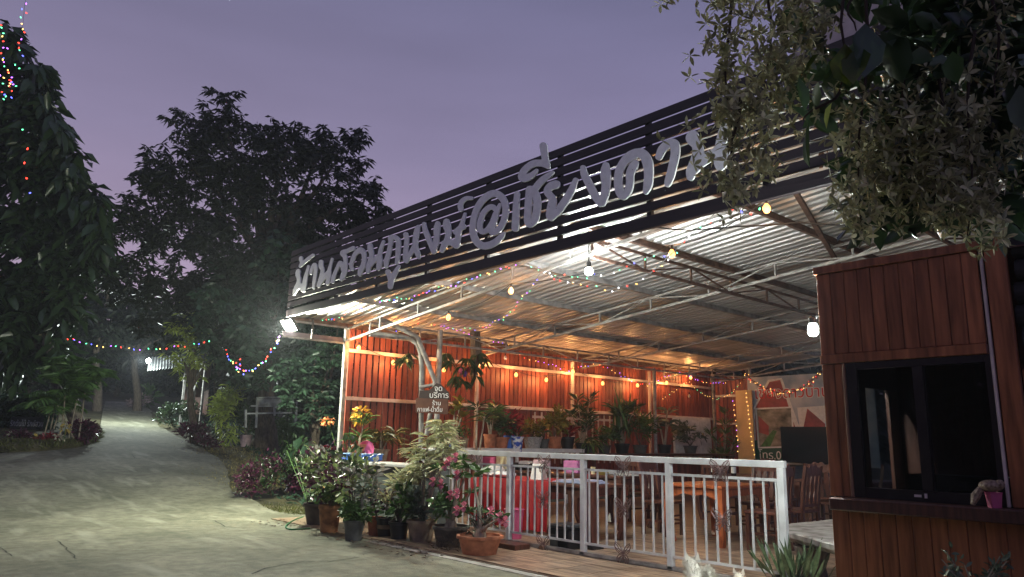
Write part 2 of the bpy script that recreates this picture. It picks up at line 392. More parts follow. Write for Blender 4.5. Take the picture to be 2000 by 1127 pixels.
# tiled restaurant floor and apron
floor = MB().box((-13.42, 6.2, -.12), (1.5, 20.95, .018)).build('tiled_floor', mat('far_floor_tile', (.30, .20, .13), rough=.35, var=.3, scale=2.2, stretch=(.7, 4, 1), col2=(.40, .29, .20)))
floor['kind'] = 'structure'
m_tile = mat('wood_look_tile', (.30, .185, .115), rough=.30, var=.5, scale=2.6, stretch=(.8, 7, 1), rnd=.22, col2=(.46, .34, .24), spec=.5, contrast=(.42, .58))
proto = None
for i in range(16):
    for j in range(12):
        x, y = -10+i*.45, 6.215+j*.45
        if y > 9.6 and x < -8.3: continue
        if proto is None: proto = MB().box((0, 0, 0), (.444, .444, .014)).build('tile', m_tile, floor, loc=(x, y, .0185))
        else: inst(proto, floor, (x, y, .0185 + random.uniform(0, .0012)))
kerb = MB().box((-9.9, 6.05, -.1), (-2.6, 6.195, .010)).build('apron_edge', mat('worn_cement', (.33, .31, .27), rough=.9, var=.3, scale=5, bump=.3)); kerb['kind'] = 'structure'

# ================= pavilion =================
pav = thing('pavilion', 'open-sided restaurant pavilion with corrugated metal roof on grey steel trusses', 'pavilion', (-7.5, 13, .02))
XL, XR = -13.75, .6
def roof_sheet(y0, wdt):
    mb = MB(); prof = []; n = 4; p = wdt/n
    for k in range(n):
        b = y0+k*p; prof += [(b, 0), (b+p*.50, 0), (b+p*.60, .042), (b+p*.90, .042)]
    prof.append((y0+wdt+.012, 0))
    for x in (XL, XL+4.8, XL+9.6, XR):
        for y, z in prof: mb.v.append((x, y, roofz(x)+z))
    m_ = len(prof)
    for r in range(3):
        for i in range(m_-1): mb.f.append((r*m_+i, r*m_+i+1, (r+1)*m_+i+1, (r+1)*m_+i))
    o = mb.build('roof_sheet', m_zinc, pav)
    return o
first = roof_sheet(6.28, .76)
for k in range(1, 20):
    o = bpy.data.objects.new('roof_sheet', first.data); COL.objects.link(o); o.parent = pav; o.location = (0, .76*k, 0)
for x in (-13.42, -11.55, -9.9, -8.3, -6.6, -4.85, -3.2, -1.5):
    z = roofz(x)
    MB().box((x-.028, 6.3, z-.095), (x+.028, 20.98, z-.004)).build('purlin', m_rust_shade if x in (-6.6, -4.85, -3.2, -13.42) else m_steel, pav)  # the dark purlins are unlit ones; their shade is put into the colour
def truss(p, q, depth, nseg, mt, zig=True):
    """bottom chord p-q, top chord depth above, verticals and diagonals in between; each bar a sub-part"""
    p, q = V(p), V(q); t = sub('truss', pav); u = V((0, 0, depth))
    MB().bar(p, q, .044).build('bottom_chord', mt, t); MB().bar(p+u, q+u, .038).build('top_chord', mt, t)
    for i in range(nseg+1):
        a = p.lerp(q, i/nseg); MB().bar(a+V((0, 0, .028)), a+u-V((0, 0, .02)), .03, up=(0, 1, 0)).build('web_post', mt, t)
        if zig and i < nseg:
            b = p.lerp(q, (i+1)/nseg)
            s, e_ = (a, b+u) if i % 2 else (a+u, b)
            dd = (e_-s).normalized()*.05
            MB().bar(s+dd, e_-dd, .022).build('web_diagonal', mt, t)
for y in (7.5, 11.0, 14.6, 18.2, 20.7):
    truss((-13.4, y, roofz(-13.4)-.37), (-.8, y, roofz(-.8)-.37), .24, 10, m_steel, zig=y > 8)
for x, mt, y0 in ((-12.55, m_steel, 7.53), (-6.72, m_rust_shade, 7.53), (-3.4, m_rust_shade, 7.53)):
    z = roofz(x)-.38
    truss((x, y0, z-.028), (x, 20.66, z-.028), .25, 11, mt)
# dark brace that runs up to the sign
MB().bar(at(1552, 372, roof=-.12), at(1640, 520, roof=-.15), .06).build('brace', m_rust_shade, pav)
def column(x, y, r, z1, mt=m_steel): return MB().tube([(x, y, .02), (x, y, z1)], r, 14).build('column', mt, pav)
MB().box((-13.44, 7.46, .02), (-13.36, 7.54, 3.72)).build('column', m_steel, pav)
column(-12.5, 9.2, .058, roofz(-12.5)-.13); column(-12.55, 16.6, .05, roofz(-12.5)-.36)
MB().box((-13.42, 20.74, .02), (-13.34, 20.82, 3.65)).build('column', m_steel, pav)
MB().box((-12.10, 20.72, .02), (-12.02, 20.8, 3.85)).build('column', m_steel, pav)
column(-6.72, 20.6, .05, 4.05); column(-3.4, 20.6, .05, 4.3)
# side fascia in front of the corner column
fas = sub('side_fascia', pav)
MB().bar((-13.4, 6.12, 3.38), (-13.4, 7.46, 3.38), .035).build('rail', m_steel, fas)
MB().bar((-13.4, 6.12, 3.70), (-13.4, 7.46, 3.70), .035).build('rail', m_steel, fas)
MB().bar((-13.37, 6.72, 3.40), (-13.37, 6.72, 3.68), .03, up=(0, 1, 0)).build('web_post', m_steel, fas)
for k in range(3): MB().box((-13.44, 6.14, 3.405+k*.096), (-13.42, 7.44, 3.492+k*.096)).build('fascia_slat', mat('grey_brown_slat', (.16, .12, .13), rough=.55, var=.25), fas) if k == 0 else inst(fas.children[-1], fas, V((0, 0, .096*k))+org(fas))

# ================= sign =================
sign = thing('signboard', 'long dark brown slatted signboard with white Thai lettering above the pavilion front', 'sign', (-7.8, 6.2, 3.765))
for k in range(9):
    z1 = 5.085-k*.1285
    MB().box((-13.46, 6.2, z1-.098), (-2.15, 6.235, z1)).build('slat', m_slat, sign, bevel=.003)
MB().box((-13.46, 6.19, 3.765), (-2.15, 6.25, 3.905)).build('bottom_slat', m_slat, sign, bevel=.004)
for x in (-13.40, -11.65, -10.28, -8.9, -7.5, -6.11, -4.74, -3.36):
    MB().box((x-.03, 6.238, 3.915), (x+.03, 6.29, 5.07)).build('post', m_slat, sign)
GL = '-12646,4670,-25,0,-14,-9,-52,-93,-64,-93,-17,-43,-19,-83,-19,-8,-17,5,-42,27,4,43,-7,39,-48,89,10,51,-9,22,-33,24,-50,17,-53,4,-36,-10,-25,-44,-2,-35,19,-35,59,-65,8,-32,-17,-48,-48,-47,-52,-51,-19,-40,1,-54,17,-29,15,-10,19,-5,17,0,33,14,92,81,72,10,15,-6,72,-62,37,-18,34,-10,34,-3,30,3,22,9,30,48,16,41,8,166,58,206,-3,10,-12,11,-18,8|-12509,4868,-20,-1,-205,-36,-141,-40,-7,2,-6,9,-17,57,-18,20,-23,12,-27,10,-31,4,-26,-1,-23,-12,-7,-28,12,-30,46,-49,-5,-13,-22,-24,-19,-22,0,-16,8,-12,17,-11,22,-8,27,-4,21,1,252,74,263,56,12,15,-11,20,-34,19|-12420,4674,-28,-1,-23,-6,-54,-40,-41,-55,-16,-68,9,-17,26,-16,34,-7,32,3,11,10,22,67,24,24,11,6,6,-2,2,-28,-21,-224,5,-127,21,-15,29,-8,28,0,16,8,37,147,20,184,-6,63,-14,29,-16,23,-22,19,-29,16,-34,11|-11739,4655,-23,0,-13,-7,-104,-201,-109,-45,-6,4,-6,76,-15,26,-38,49,-11,79,-7,15,-30,23,-45,15,-43,3,-30,-9,-8,-12,-5,-45,5,-46,26,-37,58,-46,6,-20,-8,-37,-23,-58,-58,-107,-12,-38,2,-27,6,-12,18,-14,25,-10,28,-5,23,0,20,7,25,28,99,64,68,40,31,12,1,-13,-24,-75,2,-20,13,-22,25,-16,32,-7,23,2,37,15,23,34,22,68,4,42,-11,54,10,21,-9,26,23,102,30,93,-4,10,-12,9|-11021,4738,-201,-13,-115,7,-47,0,-35,-6,-21,-11,-8,-9,-3,-17,13,-26,26,-24,68,-43,13,-17,17,-44,5,-54,-6,-5,-47,42,-24,13,-31,11,-22,4,-29,0,-24,-7,-17,-9,-37,-35,-142,-167,-21,-46,-12,-67,10,-20,13,-9,19,-9,38,-7,18,2,15,5,8,9,25,76,37,63,88,106,13,14,14,6,25,-29,31,-62,20,-21,-43,-76,-12,-53,5,-15,12,-11,19,-9,23,-5,21,-1,17,4,68,39,29,30,27,39,15,36,5,41,-28,206,-19,38,-35,39,13,3,101,7,162,7,20,5,12,8,4,10,-3,12,-9,12,-15,12,-21,11,-21,7|-10780,4671,-57,-1,-50,-11,-73,-31,-46,-32,-43,-52,-45,-84,-7,-44,10,-39,23,-29,33,-33,16,-11,22,-9,21,-4,21,-1,19,4,13,10,0,16,-12,15,-41,35,-4,23,38,72,45,59,23,20,36,18,32,11,39,9,11,-2,15,-10,36,-38,13,-28,10,-33,3,-29,-3,-26,-28,-56,-59,-50,-18,-22,-10,-38,4,-55,20,-19,31,-12,33,-2,22,7,120,125,19,41,5,43,-6,115,-9,30,-18,32,-37,38,-53,39,-56,25,-27,8|-10053,4657,-15,-2,-10,-5,-64,-81,-28,-54,-19,-66,-116,-41,-4,0,-2,6,0,45,-6,32,-64,154,-28,23,-40,14,-23,4,-19,-1,-28,-11,-7,-16,1,-45,5,-29,17,-30,46,-53,4,-15,-5,-22,-74,-165,-6,-35,6,-36,8,-31,19,-18,17,-8,20,-5,20,-1,18,3,13,10,40,80,125,61,57,24,4,-9,-17,-62,-2,-29,6,-25,18,-30,11,-10,13,-7,16,-5,19,-2,21,3,34,21,12,15,8,19,12,80,-3,38,-24,67,2,37,26,81,45,97,-4,11,-14,12,-19,9|-9766,4695,-42,5,-39,-1,-29,-8,-17,-15,-3,-22,14,-49,-15,-89,-19,-60,-28,-68,-41,-67,-6,-42,20,-84,11,-15,22,-13,28,-7,24,1,16,9,20,91,37,79,28,84,28,128,5,62,8,4,18,-4,28,-19,20,-19,11,-20,10,-61,2,-208,-3,-80,11,-17,22,-11,23,-4,20,6,32,35,15,26,11,59,4,171,-7,50,-8,30,-17,28,-23,25,-41,30,-49,26,-49,20|-9565,4161,-15,-4,-65,-40,-101,-73,-6,1,-7,7,-35,54,-15,12,-16,9,-28,10,-30,3,-27,-4,-16,-9,-7,-14,4,-17,53,-59,37,-64,5,-21,-5,-44,2,-27,9,-37,17,-21,25,-13,30,-7,29,1,20,9,35,84,5,40,22,13,49,60,84,118,-2,12,-12,12,-18,7|-9069,4711,-20,0,-13,-5,-37,-30,-19,-24,-15,-40,-16,-81,-5,-59,3,-57,-114,-109,-3,0,-2,3,0,22,8,193,-7,34,-22,60,-6,12,-14,12,-16,10,-21,8,-20,4,-20,1,-17,-4,-10,-6,-7,-10,0,-12,34,-66,7,-35,-19,-175,-3,-40,2,-42,5,-30,11,-28,12,-20,17,-16,21,-13,32,-14,15,-4,13,0,22,10,112,104,40,30,7,-5,42,-61,53,-53,16,-10,19,-4,19,0,13,7,4,12,-12,61,-11,24,-50,81,-11,36,7,86,26,137,-1,71,-5,11,-11,10,-17,9|-8574,4663,-23,-2,-14,-8,-27,-41,-11,-27,-3,-38,12,-93,-7,-65,-11,-49,-68,113,-84,124,-26,47,-33,71,-13,13,-22,12,-25,5,-20,-4,-10,-12,16,-94,12,-30,26,-48,226,-341,16,-13,22,-9,28,-4,20,3,10,7,37,62,31,66,8,39,2,75,13,99,-2,41,-14,64,-11,13,-16,12,-18,7|-7923,4652,-11,-2,-6,-5,-66,-114,-40,-46,-10,-7,-100,-37,-14,-13,-2,-16,9,-17,16,-15,29,-14,3,-4,-9,-74,-3,-7,-47,22,-54,18,-6,4,11,54,-1,62,-4,40,-18,67,-35,68,-24,21,-33,14,-17,4,-17,0,-27,-8,-10,-10,-12,-33,-4,-39,13,-37,47,-62,8,-14,2,-43,-12,-40,-26,-35,-39,-4,-12,-6,-8,-9,-1,-15,9,-19,-26,-38,-10,-40,7,-19,21,-17,18,-8,20,-4,17,0,15,5,76,78,12,6,39,-6,27,-8,25,-13,75,-45,29,-12,21,-3,19,0,38,13,12,16,19,159,17,54,7,4,51,2,16,3,14,9,7,12,-1,15,-9,15,-12,12,-24,14,-3,3,46,135,-4,11,-9,9,-15,7|-7874,4885,-31,4,-30,1,-38,-5,-34,-8,-27,-11,-18,-11,-14,-13,-12,-19,-6,-23,2,-22,20,-57,9,-13,22,-17,27,-9,25,0,18,10,4,14,-11,48,0,16,11,22,24,17,29,12,28,5,28,-3,86,-18,16,2,10,8,1,9,-3,10,-9,9,-13,9,-74,23|-7302,4834,-45,6,-39,0,-52,-5,-54,-12,-49,-17,-47,-23,-44,-28,-38,-32,-31,-34,-27,-39,-28,-52,-16,-41,-14,-57,-8,-55,-3,-54,4,-45,11,-44,27,-60,30,-47,34,-40,42,-39,46,-31,52,-27,42,-16,57,-14,56,-6,68,-1,53,5,62,13,45,17,50,27,39,27,20,23,16,39,-2,7,-6,8,-10,6,-10,2,-11,0,-73,-21,-101,-39,-48,-10,-51,-5,-47,0,-50,5,-39,9,-24,11,-25,15,-25,19,-24,23,-38,53,-26,57,-8,34,-3,35,2,49,7,36,10,37,21,47,26,46,25,31,27,26,34,25,38,21,40,17,37,11,41,8,36,3,35,-2,25,-8,28,-14,35,-26,28,-25,18,-20,18,-26,14,-27,10,-30,6,-23,3,-35,-2,-36,-7,-36,-22,-54,-33,-47,-22,-20,-28,-17,-34,-14,-7,0,-2,3,48,96,36,112,41,95,-2,13,-9,10,-12,6,-12,3,-13,-1,-7,-4,-38,-39,-4,2,-32,33,-25,16,-30,12,-37,7,-28,2,-28,-1,-51,-11,-49,-21,-45,-32,-35,-44,-31,-66,-13,-57,2,-45,10,-31,16,-25,27,-27,31,-20,38,-14,37,-5,42,1,49,10,4,-3,14,-22,22,-18,30,-14,38,-8,42,-1,32,2,28,7,27,10,37,20,23,17,21,18,25,32,22,35,17,39,11,40,7,42,1,43,-5,42,-11,41,-17,41,-25,41,-24,30,-38,39,-43,35,-36,24,-45,23,-37,14/-7329,4569,7,-2,6,-4,41,-35,0,-5,-29,-32,-39,-72,-26,-32,-53,-46,-25,-13,-25,-8,-24,-2,-9,4,-10,17,-5,23,2,31,7,30,13,35,17,34,26,32,35,23,49,18,21,3|-6832,4699,-15,-1,-12,-4,-9,-7,-3,-9,-23,-164,-17,-297,6,-21,14,-18,25,-16,26,-8,20,-2,18,4,14,8,8,10,3,11,4,112,-2,176,6,178,-7,17,-14,15,-20,11|-6179,4811,-136,-21,-44,-10,-41,-13,-57,-29,-66,-48,-6,0,-31,17,-27,6,-21,0,-13,-2,-12,-5,-9,-9,-4,-12,-16,-141,-13,-211,0,-60,9,-39,9,-19,10,-15,13,-13,16,-12,17,-10,19,-8,23,-5,25,-1,26,4,26,8,26,13,20,15,25,31,17,38,15,53,8,57,0,63,-6,47,-8,33,-17,45,-28,53,61,42,58,34,66,32,101,43,6,12,-5,16,-16,14/-6526,4557,1,1,2,-2,7,-15,10,-36,5,-36,0,-42,-6,-53,-9,-48,-11,-32,-15,-25,-10,-5,-2,16,20,220|-6346,5238,-22,1,-17,-5,-12,-12,-5,-15,22,-102,24,-96,-33,6,-82,23,-42,7,-46,1,-42,-5,-72,-19,-58,-26,-23,-17,-21,-19,-15,-20,-11,-23,-2,-18,4,-18,9,-19,15,-18,18,-16,22,-14,24,-12,29,-9,30,-5,29,-2,31,2,42,7,28,7,23,10,33,24,37,35,4,7,-2,9,-6,10,-10,8,-12,5,-17,1,-69,-18,-28,-5,-58,-5,-14,0,-4,3,4,10,11,12,24,15,51,17,55,8,23,0,25,-4,71,-19,84,-42,30,-21,29,-13,10,-2,8,0,6,3,3,6,-4,24,2,22,-4,11,-11,17,-23,91,-21,160,-10,18,-18,18,-21,13|-5783,4614,-15,-2,-10,-6,-76,-94,-96,-98,-59,-50,-69,-52,-2,0,0,4,10,44,2,24,-1,24,-8,27,-12,21,-13,18,-56,59,-7,10,11,8,28,8,74,-6,16,2,13,5,13,12,6,16,-3,19,-9,18,-11,13,-14,11,-16,9,-18,7,-22,3,-77,1,-31,-6,-39,-20,-29,-24,-13,-22,-3,-17,1,-15,10,-27,24,-32,53,-56,8,-14,-3,-11,-20,-40,-20,-73,-8,-51,4,-30,14,-26,20,-19,37,-23,15,-4,14,-1,14,3,14,9,91,36,55,33,40,31,49,43,79,82,30,37,23,37,41,97,-2,16,-10,15,-17,11|-5302,4680,-20,-1,-15,-8,-29,-51,-13,-35,-2,-19,1,-31,18,-88,2,-31,-3,-34,-7,-44,-11,-42,-9,-21,-6,7,-110,202,-69,119,-18,38,-23,66,-8,12,-9,9,-10,6,-21,6,-10,0,-9,-3,-11,-11,0,-72,5,-25,15,-39,132,-249,30,-47,31,-42,58,-73,12,-11,11,-6,13,-3,15,-1,22,-6,18,2,13,5,7,8,40,71,16,34,11,36,8,39,11,88,1,54,-4,53,-7,37,-18,61,-6,13,-11,12,-15,9|-4822,4707,-50,8,-47,0,-46,-6,-41,-14,-24,-13,-21,-14,-38,-33,-31,-35,-26,-43,-11,-25,-7,-26,-5,-29,-4,-43,-1,-41,3,-42,6,-40,7,-29,10,-26,14,-24,16,-22,13,-14,21,-17,18,-10,19,-7,20,-2,13,1,13,4,30,16,32,29,18,27,12,30,13,51,3,24,1,56,2,14,8,16,36,44,14,24,10,38,-2,11,-5,12,-11,12,-12,9,-16,6,-14,1,-28,-7,-15,-6,-15,-10,-13,-15,-28,-42,-10,-20,-7,-23,-3,-28,3,-70,-4,-26,-14,-46,-10,-18,-11,-13,-3,1,-4,13,-10,51,-3,59,4,61,9,38,8,18,14,23,17,20,14,12,22,13,28,12,40,11,40,8,29,2,17,-2,9,-7,10,-14,21,-41,16,-51,9,-53,4,-52,-1,-35,-20,-157,2,-13,8,-13,13,-10,15,-5,14,1,9,4,30,26,20,27,11,32,9,38,6,41,4,53,1,75,-4,32,-8,34,-16,42,-16,31,-24,37,-20,23,-25,22,-26,18,-29,13|-4381,4688,-36,3,-32,-4,-41,-13,-31,-17,-20,-15,-15,-18,-11,-19,-23,-55,0,-12,3,-12,7,-11,10,-10,12,-8,12,-5,13,-3,12,1,9,4,7,6,34,47,18,18,35,22,17,6,7,-1,4,-15,2,-20,0,-27,-3,-20,-23,-89,-25,-76,-37,-103,-5,-24,1,-16,4,-13,8,-12,7,-7,8,-5,11,-3,13,1,10,4,9,6,13,15,20,30,15,27,15,31,59,170,10,38,3,38,0,39,-5,29,-10,30,-15,23,-10,11,-14,12,-24,13|-3744,4661,-11,0,-10,-3,-9,-5,-6,-8,-36,-83,-40,-129,-88,-14,-45,-11,-2,1,-1,3,2,32,-2,36,-7,39,-15,35,-32,52,1,16,-1,12,-4,13,-7,12,-11,14,-14,11,-14,8,-17,5,-12,1,-13,-1,-22,-8,-14,-8,-11,-12,-8,-17,-2,-20,4,-19,5,-15,12,-21,10,-13,35,-40,8,-10,3,-23,0,-24,-4,-27,-7,-20,-25,-50,-37,-60,-9,-22,-4,-13,-1,-32,6,-41,3,-11,8,-12,11,-10,13,-7,14,-4,14,1,12,5,8,10,10,27,93,60,19,9,24,10,91,24,2,0,2,-3,4,-38,10,-33,17,-36,9,-10,10,-8,10,-4,10,-2,9,-1,10,3,21,9,40,33,20,22,9,21,5,26,0,32,-5,32,-8,21,-12,17,-19,16,-2,4,28,102,8,38,10,59,-5,19,-12,18,-17,13,-9,4'
def decode(s):
    gs = []
    for g_ in s.split('|'):
        ls = []
        for l_ in g_.split('/'):
            n_ = [int(x) for x in l_.split(',')]
            x = y = 0; pts = []
            for i in range(0, len(n_), 2): x += n_[i]; y += n_[i+1]; pts.append((x/1000, y/1000))
            ls.append(pts)
        gs.append(ls)
    return gs
for i, loops in enumerate(decode(GL)):
    cu = bpy.data.curves.new('letter', 'CURVE'); cu.dimensions = '2D'; cu.fill_mode = 'BOTH'; cu.extrude = .008; cu.bevel_depth = .002
    for pts in loops:
        sp = cu.splines.new('POLY'); sp.points.add(len(pts)-1); sp.use_cyclic_u = True
        for q, (x, z) in zip(sp.points, pts): q.co = (x, z, 0, 1)
    o = bpy.data.objects.new('letter', cu); COL.objects.link(o); dg = bpy.context.evaluated_depsgraph_get()
    me = bpy.data.meshes.new_from_object(o.evaluated_get(dg)); bpy.data.objects.remove(o)
    me.transform(Matrix.Rotation(R_(90), 4, 'X')); me.transform(Matrix.Translation(V((0, 6.184, 0))-V(sign.location)))
    me.materials.clear(); me.materials.append(m_letter)
    o = bpy.data.objects.new('letter', me); COL.objects.link(o); o.parent = sign

mb = MB()
for l_ in sign.children:
    if not l_.name.startswith('letter'): continue
    vs_ = [v.co for v in l_.data.vertices if v.co.y < -.02]; cx_ = sum((v.x for v in vs_))/len(vs_)
    for v in random.sample(vs_, min(3, len(vs_))):
        q = V(sign.location)+v*.86+V((cx_*.14, 0, 0)); q.y = sign.location.y-.0265
        mb.lathe([(.001, 0), (.009, .001), (.009, .004)], (0, 0, 0), 6); k_ = 18
        mb.v[-k_:] = [(q.x+a, q.y+c_, q.z+b_) for a, b_, c_ in mb.v[-k_:]]
mb.build('screw_heads', m_lettergrey, sign, kind='stuff')

# ================= plank wall =================
wall = thing('plank_wall', 'tall wall of red stained vertical planks with pale rails along the left side', 'wall', (-13.43, 14, .02))
y = 7.60; k = 0
while y < 20.66:
    w = .148; top = 3.74+random.uniform(-.02, .02); g_ = .026 + (.008 if y < 9 else 0)
    o_ = random.uniform(0, .012); MB().box((-13.458-o_, y, .05+random.uniform(0, .04)), (-13.432-o_, y+w-g_-random.uniform(0, .006), top)).build('plank', m_plank, wall)
    y += w; k += 1
x = -13.33
while x < -12.12:
    MB().box((x, 20.80, .05), (x+.128, 20.825, 3.6)).build('plank', m_plank, wall); x += .15
for z, n_ in ((3.24, 1), (2.27, 1)):
    MB().box((-13.428, 7.56, z-.03), (-13.385, 20.70, z+.045)).build('rail', m_rail, wall, bevel=.004)
MB().box((-13.3, 20.76, 2.96), (-12.12, 20.798, 3.03)).build('rail', m_rail, wall); MB().box((-13.3, 20.76, 2.10), (-12.12, 20.798, 2.16)).build('rail', m_rail, wall)
for y in (10.94, 14.17, 17.43): MB().box((-13.384, y-.035, .05), (-13.325, y+.035, 3.55)).build('post', m_rail, wall)
pick = thing('picket_panel', 'short white picket panel fixed low on the red plank wall', 'fence', (-13.3, 14.2, .9))
for k in range(14):
    yy = 12.75+k*.235
    MB().box((-13.31, yy, .95), (-13.295, yy+.045, 2.2)).build('picket', m_rail, pick) if k == 0 else inst(pick.children[0], pick, V((-13.3, 14.2, .9))+V((0, .235*k, 0)))
MB().box((-13.322, 12.7, 2.05), (-13.312, 16.0, 2.11)).build('rail', m_rail, pick)
ws = thing('corrugated_sheet', 'whitish corrugated plastic sheet leaning on the plank wall near the back corner', 'sheet', (-13.25, 19.3, .9))
mb = MB(); n_ = 44
for z in (.95, 2.28):
    for i in range(n_+1): mb.v.append((-13.27+.035*math.sin(i*1.57)+(.03 if z < 1 else 0), 18.38+i*.0455, z))
mb.f = [(i, i+1, n_+2+i, n_+1+i) for i in range(n_)]
mb.build('sheet', mat('white_plastic_sheet', (.55, .53, .52), rough=.5, var=.2), ws)

# ================= counter at the left end of the front =================
ctr = thing('counter', 'grey rendered wash counter with white top at the foot of the plank wall', 'counter', (-12, 7.75, .02))
MB().box((-13.35, 7.52, .02), (-10.35, 8.0, 1.0)).build('counter_base', m_concrete_wall, ctr, bevel=.01)
MB().box((-13.75, 7.42, 1.003), (-10.3, 8.06, 1.055)).build('worktop', m_whitetop, ctr, bevel=.008)

# ================= sliding gate =================
gate = thing('sliding_gate', 'white steel sliding gate with dark butterfly ornaments across the pavilion front', 'gate', (-7, 7.55, .03))
MB().box((-10.85, 7.515, 1.262), (-4.02, 7.585, 1.335)).build('top_rail', m_white, gate, bevel=.004)
MB().box((-9.78, 7.535, 1.118), (-4.1, 7.565, 1.148)).build('upper_rail', m_white, gate)
MB().box((-9.78, 7.535, .178), (-4.1, 7.565, .206)).build('lower_rail', m_white, gate)
MB().box((-9.8, 7.515, .045), (-4.05, 7.585, .085)).build('bottom_rail', m_steel, gate)
for x in (-9.78, -8.39, -6.91, -5.52, -4.07): MB().box((x-.037, 7.515, .046), (x+.037, 7.585, 1.261)).build('post', m_white, gate, bevel=.004)
MB().bar((-10.8, 7.55, 1.25), (-10.25, 7.55, .98), .05).build('brace', m_white, gate); MB().box((-10.84, 7.52, .9), (-10.79, 7.58, 1.26)).build('post', m_white, gate)
pb = None
for k in range(38):
    x = -9.63+k*.1485
    if min(abs(x-p) for p in (-8.39, -6.91, -5.52, -4.07)) < .05: continue
    if pb is None: pb = MB().box((x-.0095, 7.54, .207), (x+.0095, 7.56, 1.117)).build('bar', m_white, gate)
    else: inst(pb, gate, V((x+9.63, 0, 0))+org(gate))
m_butter = mat('butterfly_metal', (.20, .13, .13), rough=.4, metal=.5, var=.4, scale=30)
def butterfly():
    mb = MB()
    for s in (-1, 1):
        for loop in ([(0, .01), (.05, .10), (.115, .135), (.13, .09), (.10, .03), (.05, .0), (0, .01)], [(0, -.01), (.06, -.01), (.095, -.05), (.085, -.10), (.045, -.115), (.015, -.06), (0, -.01)],
                     [(0, .0), (.06, .06), (.115, .12)], [(0, 0), (.07, .03), (.12, .075)], [(0, -.01), (.055, -.045), (.07, -.10)], [(.02, .04), (.07, .055), (.105, .05)], [(.02, -.03), (.06, -.055), (.09, -.055)]):
            mb.tube([(s*x, -.012*abs(x)*8, z) for x, z in loop], .0052, 5)
    mb.tube([(0, 0, -.07), (0, 0, .03)], [.006, .011], 6)
    for s in (-1, 1): mb.tube([(0, 0, .03), (s*.02, 0, .075), (s*.035, 0, .085)], .003, 4)
    return mb
b0 = None
for px, py in ((931, 905), (1063, 907), (1217, 912), (1407, 921), (1061, 977), (1218, 994), (1411, 1017), (1061, 1065), (1217, 1082)):
    p = at(px, py, y=7.5)
    if b0 is None: b0 = butterfly().build('butterfly', m_butter, gate, loc=p)
    else: inst(b0, gate, p)
gate_b = [c for c in gate.children if c.name.startswith('butterfly')]
w0 = MB().tube([(-7.62, 7.50, .045), (-7.62, 7.46, .045)], .045, 12).build('wheel', m_rust_shade, gate)
trk = MB().box((-10.2, 7.53, .0185), (-2.9, 7.57, .0395)).build('gate_track', m_steel); tag(trk, 'thin steel floor track under the white sliding gate', 'rail')
stp = MB().box((-9.4, 7.1, .0195), (-7.75, 7.38, .10)).build('timber_sleeper', m_furnd, bevel=.008); tag(stp, 'dark timber beam lying on the floor in front of the gate', 'beam')

# ================= kiosk =================
ki = thing('kiosk', 'dark red wooden serving kiosk with sliding window right of the gate', 'kiosk', (-2, 5.8, .01))
KY = 5.8
def board(x0, x1, z0, z1, y0=KY, t=.022, m=m_kiosk, name='board', bv=.004):
    return MB().box((x0+.002, y0, z0), (x1-.002, y0+t, z1)).build(name, m, ki, bevel=bv)
xs_ = [-2.73, -2.615, -2.505, -2.40, -2.30, -2.20, -2.09, -1.985, -1.88, -1.775, -1.665, -1.56]
for i in range(len(xs_)-1): board(xs_[i], xs_[i+1], 2.215, 2.87, KY+random.uniform(0, .004))
for x0, x1 in ((-2.73, -2.63), (-2.63, -2.545)): board(x0, x1, 1.125, 2.135, KY+random.uniform(0, .004))
xs_ = [-2.73, -2.60, -2.49, -2.375, -2.26, -2.15, -2.03, -1.92, -1.80, -1.69, -1.57, -1.46, -1.34, -1.22, -1.1]
for i in range(len(xs_)-1): board(xs_[i], xs_[i+1], .02, 1.028, KY+random.uniform(0, .004))
board(-2.745, -1.38, 2.872, 2.935, KY-.02, .07, m_kiosk, 'top_board')
board(-2.735, -1.56, 2.14, 2.212, KY-.014, .05, m_kiosk, 'head_rail')
board(-1.515, -1.385, 1.125, 2.87, KY-.016, .05, m_kiosk, 'corner_post', .006); board(-1.545, -1.522, 1.125, 2.87, KY-.022, .03, m_rail, 'edge_strip')
board(-1.378, -1.24, 1.125, 2.02, KY+.01, .03, m_kiosk, 'board')
board(-2.565, -2.54, 1.125, 2.137, KY-.012, .05, m_trim, 'edge_strip')
MB().box((-2.665, KY-.17, 1.032), (-.9, KY+.03, 1.122)).build('window_sill', m_kiosk_dark, ki, bevel=.008)
# sliding window
wf = sub('window', ki)
for a, b in (((-2.538, KY+.0, 1.125), (-2.46, KY+.06, 2.136)), ((-1.585, KY, 1.125), (-1.55, KY+.06, 2.136)), ((-2.458, KY, 2.085), (-1.587, KY+.06, 2.136)), ((-2.458, KY, 1.125), (-1.587, KY+.06, 1.20)), ((-2.055, KY-.004, 1.202), (-1.985, KY+.056, 2.083))):
    MB().box(a, b).build('frame', m_frame, wf)
m_glass = bpy.data.materials.new('tinted_window_glass'); m_glass.use_nodes = True
_t = m_glass.node_tree; _b = _t.nodes['Principled BSDF']; _b.inputs['Base Color'].default_value = (.25, .3, .32, 1); _b.inputs['Roughness'].default_value = .03; _b.inputs['Transmission Weight'].default_value = 1; _b.inputs['IOR'].default_value = 1.45
for x0, x1, yy in ((-2.458, -2.057, KY+.024), (-1.983, -1.587, KY+.036)): MB().box((x0, yy, 1.202), (x1, yy+.005, 2.083)).build('pane', m_glass, wf)
MB().box((-2.115, KY-.008, 1.155), (-2.068, KY-.001, 1.172)).build('latch', m_rail, wf); MB().box((-2.045, KY-.014, 1.150), (-2.028, KY-.005, 1.182)).build('latch', m_rail, wf)
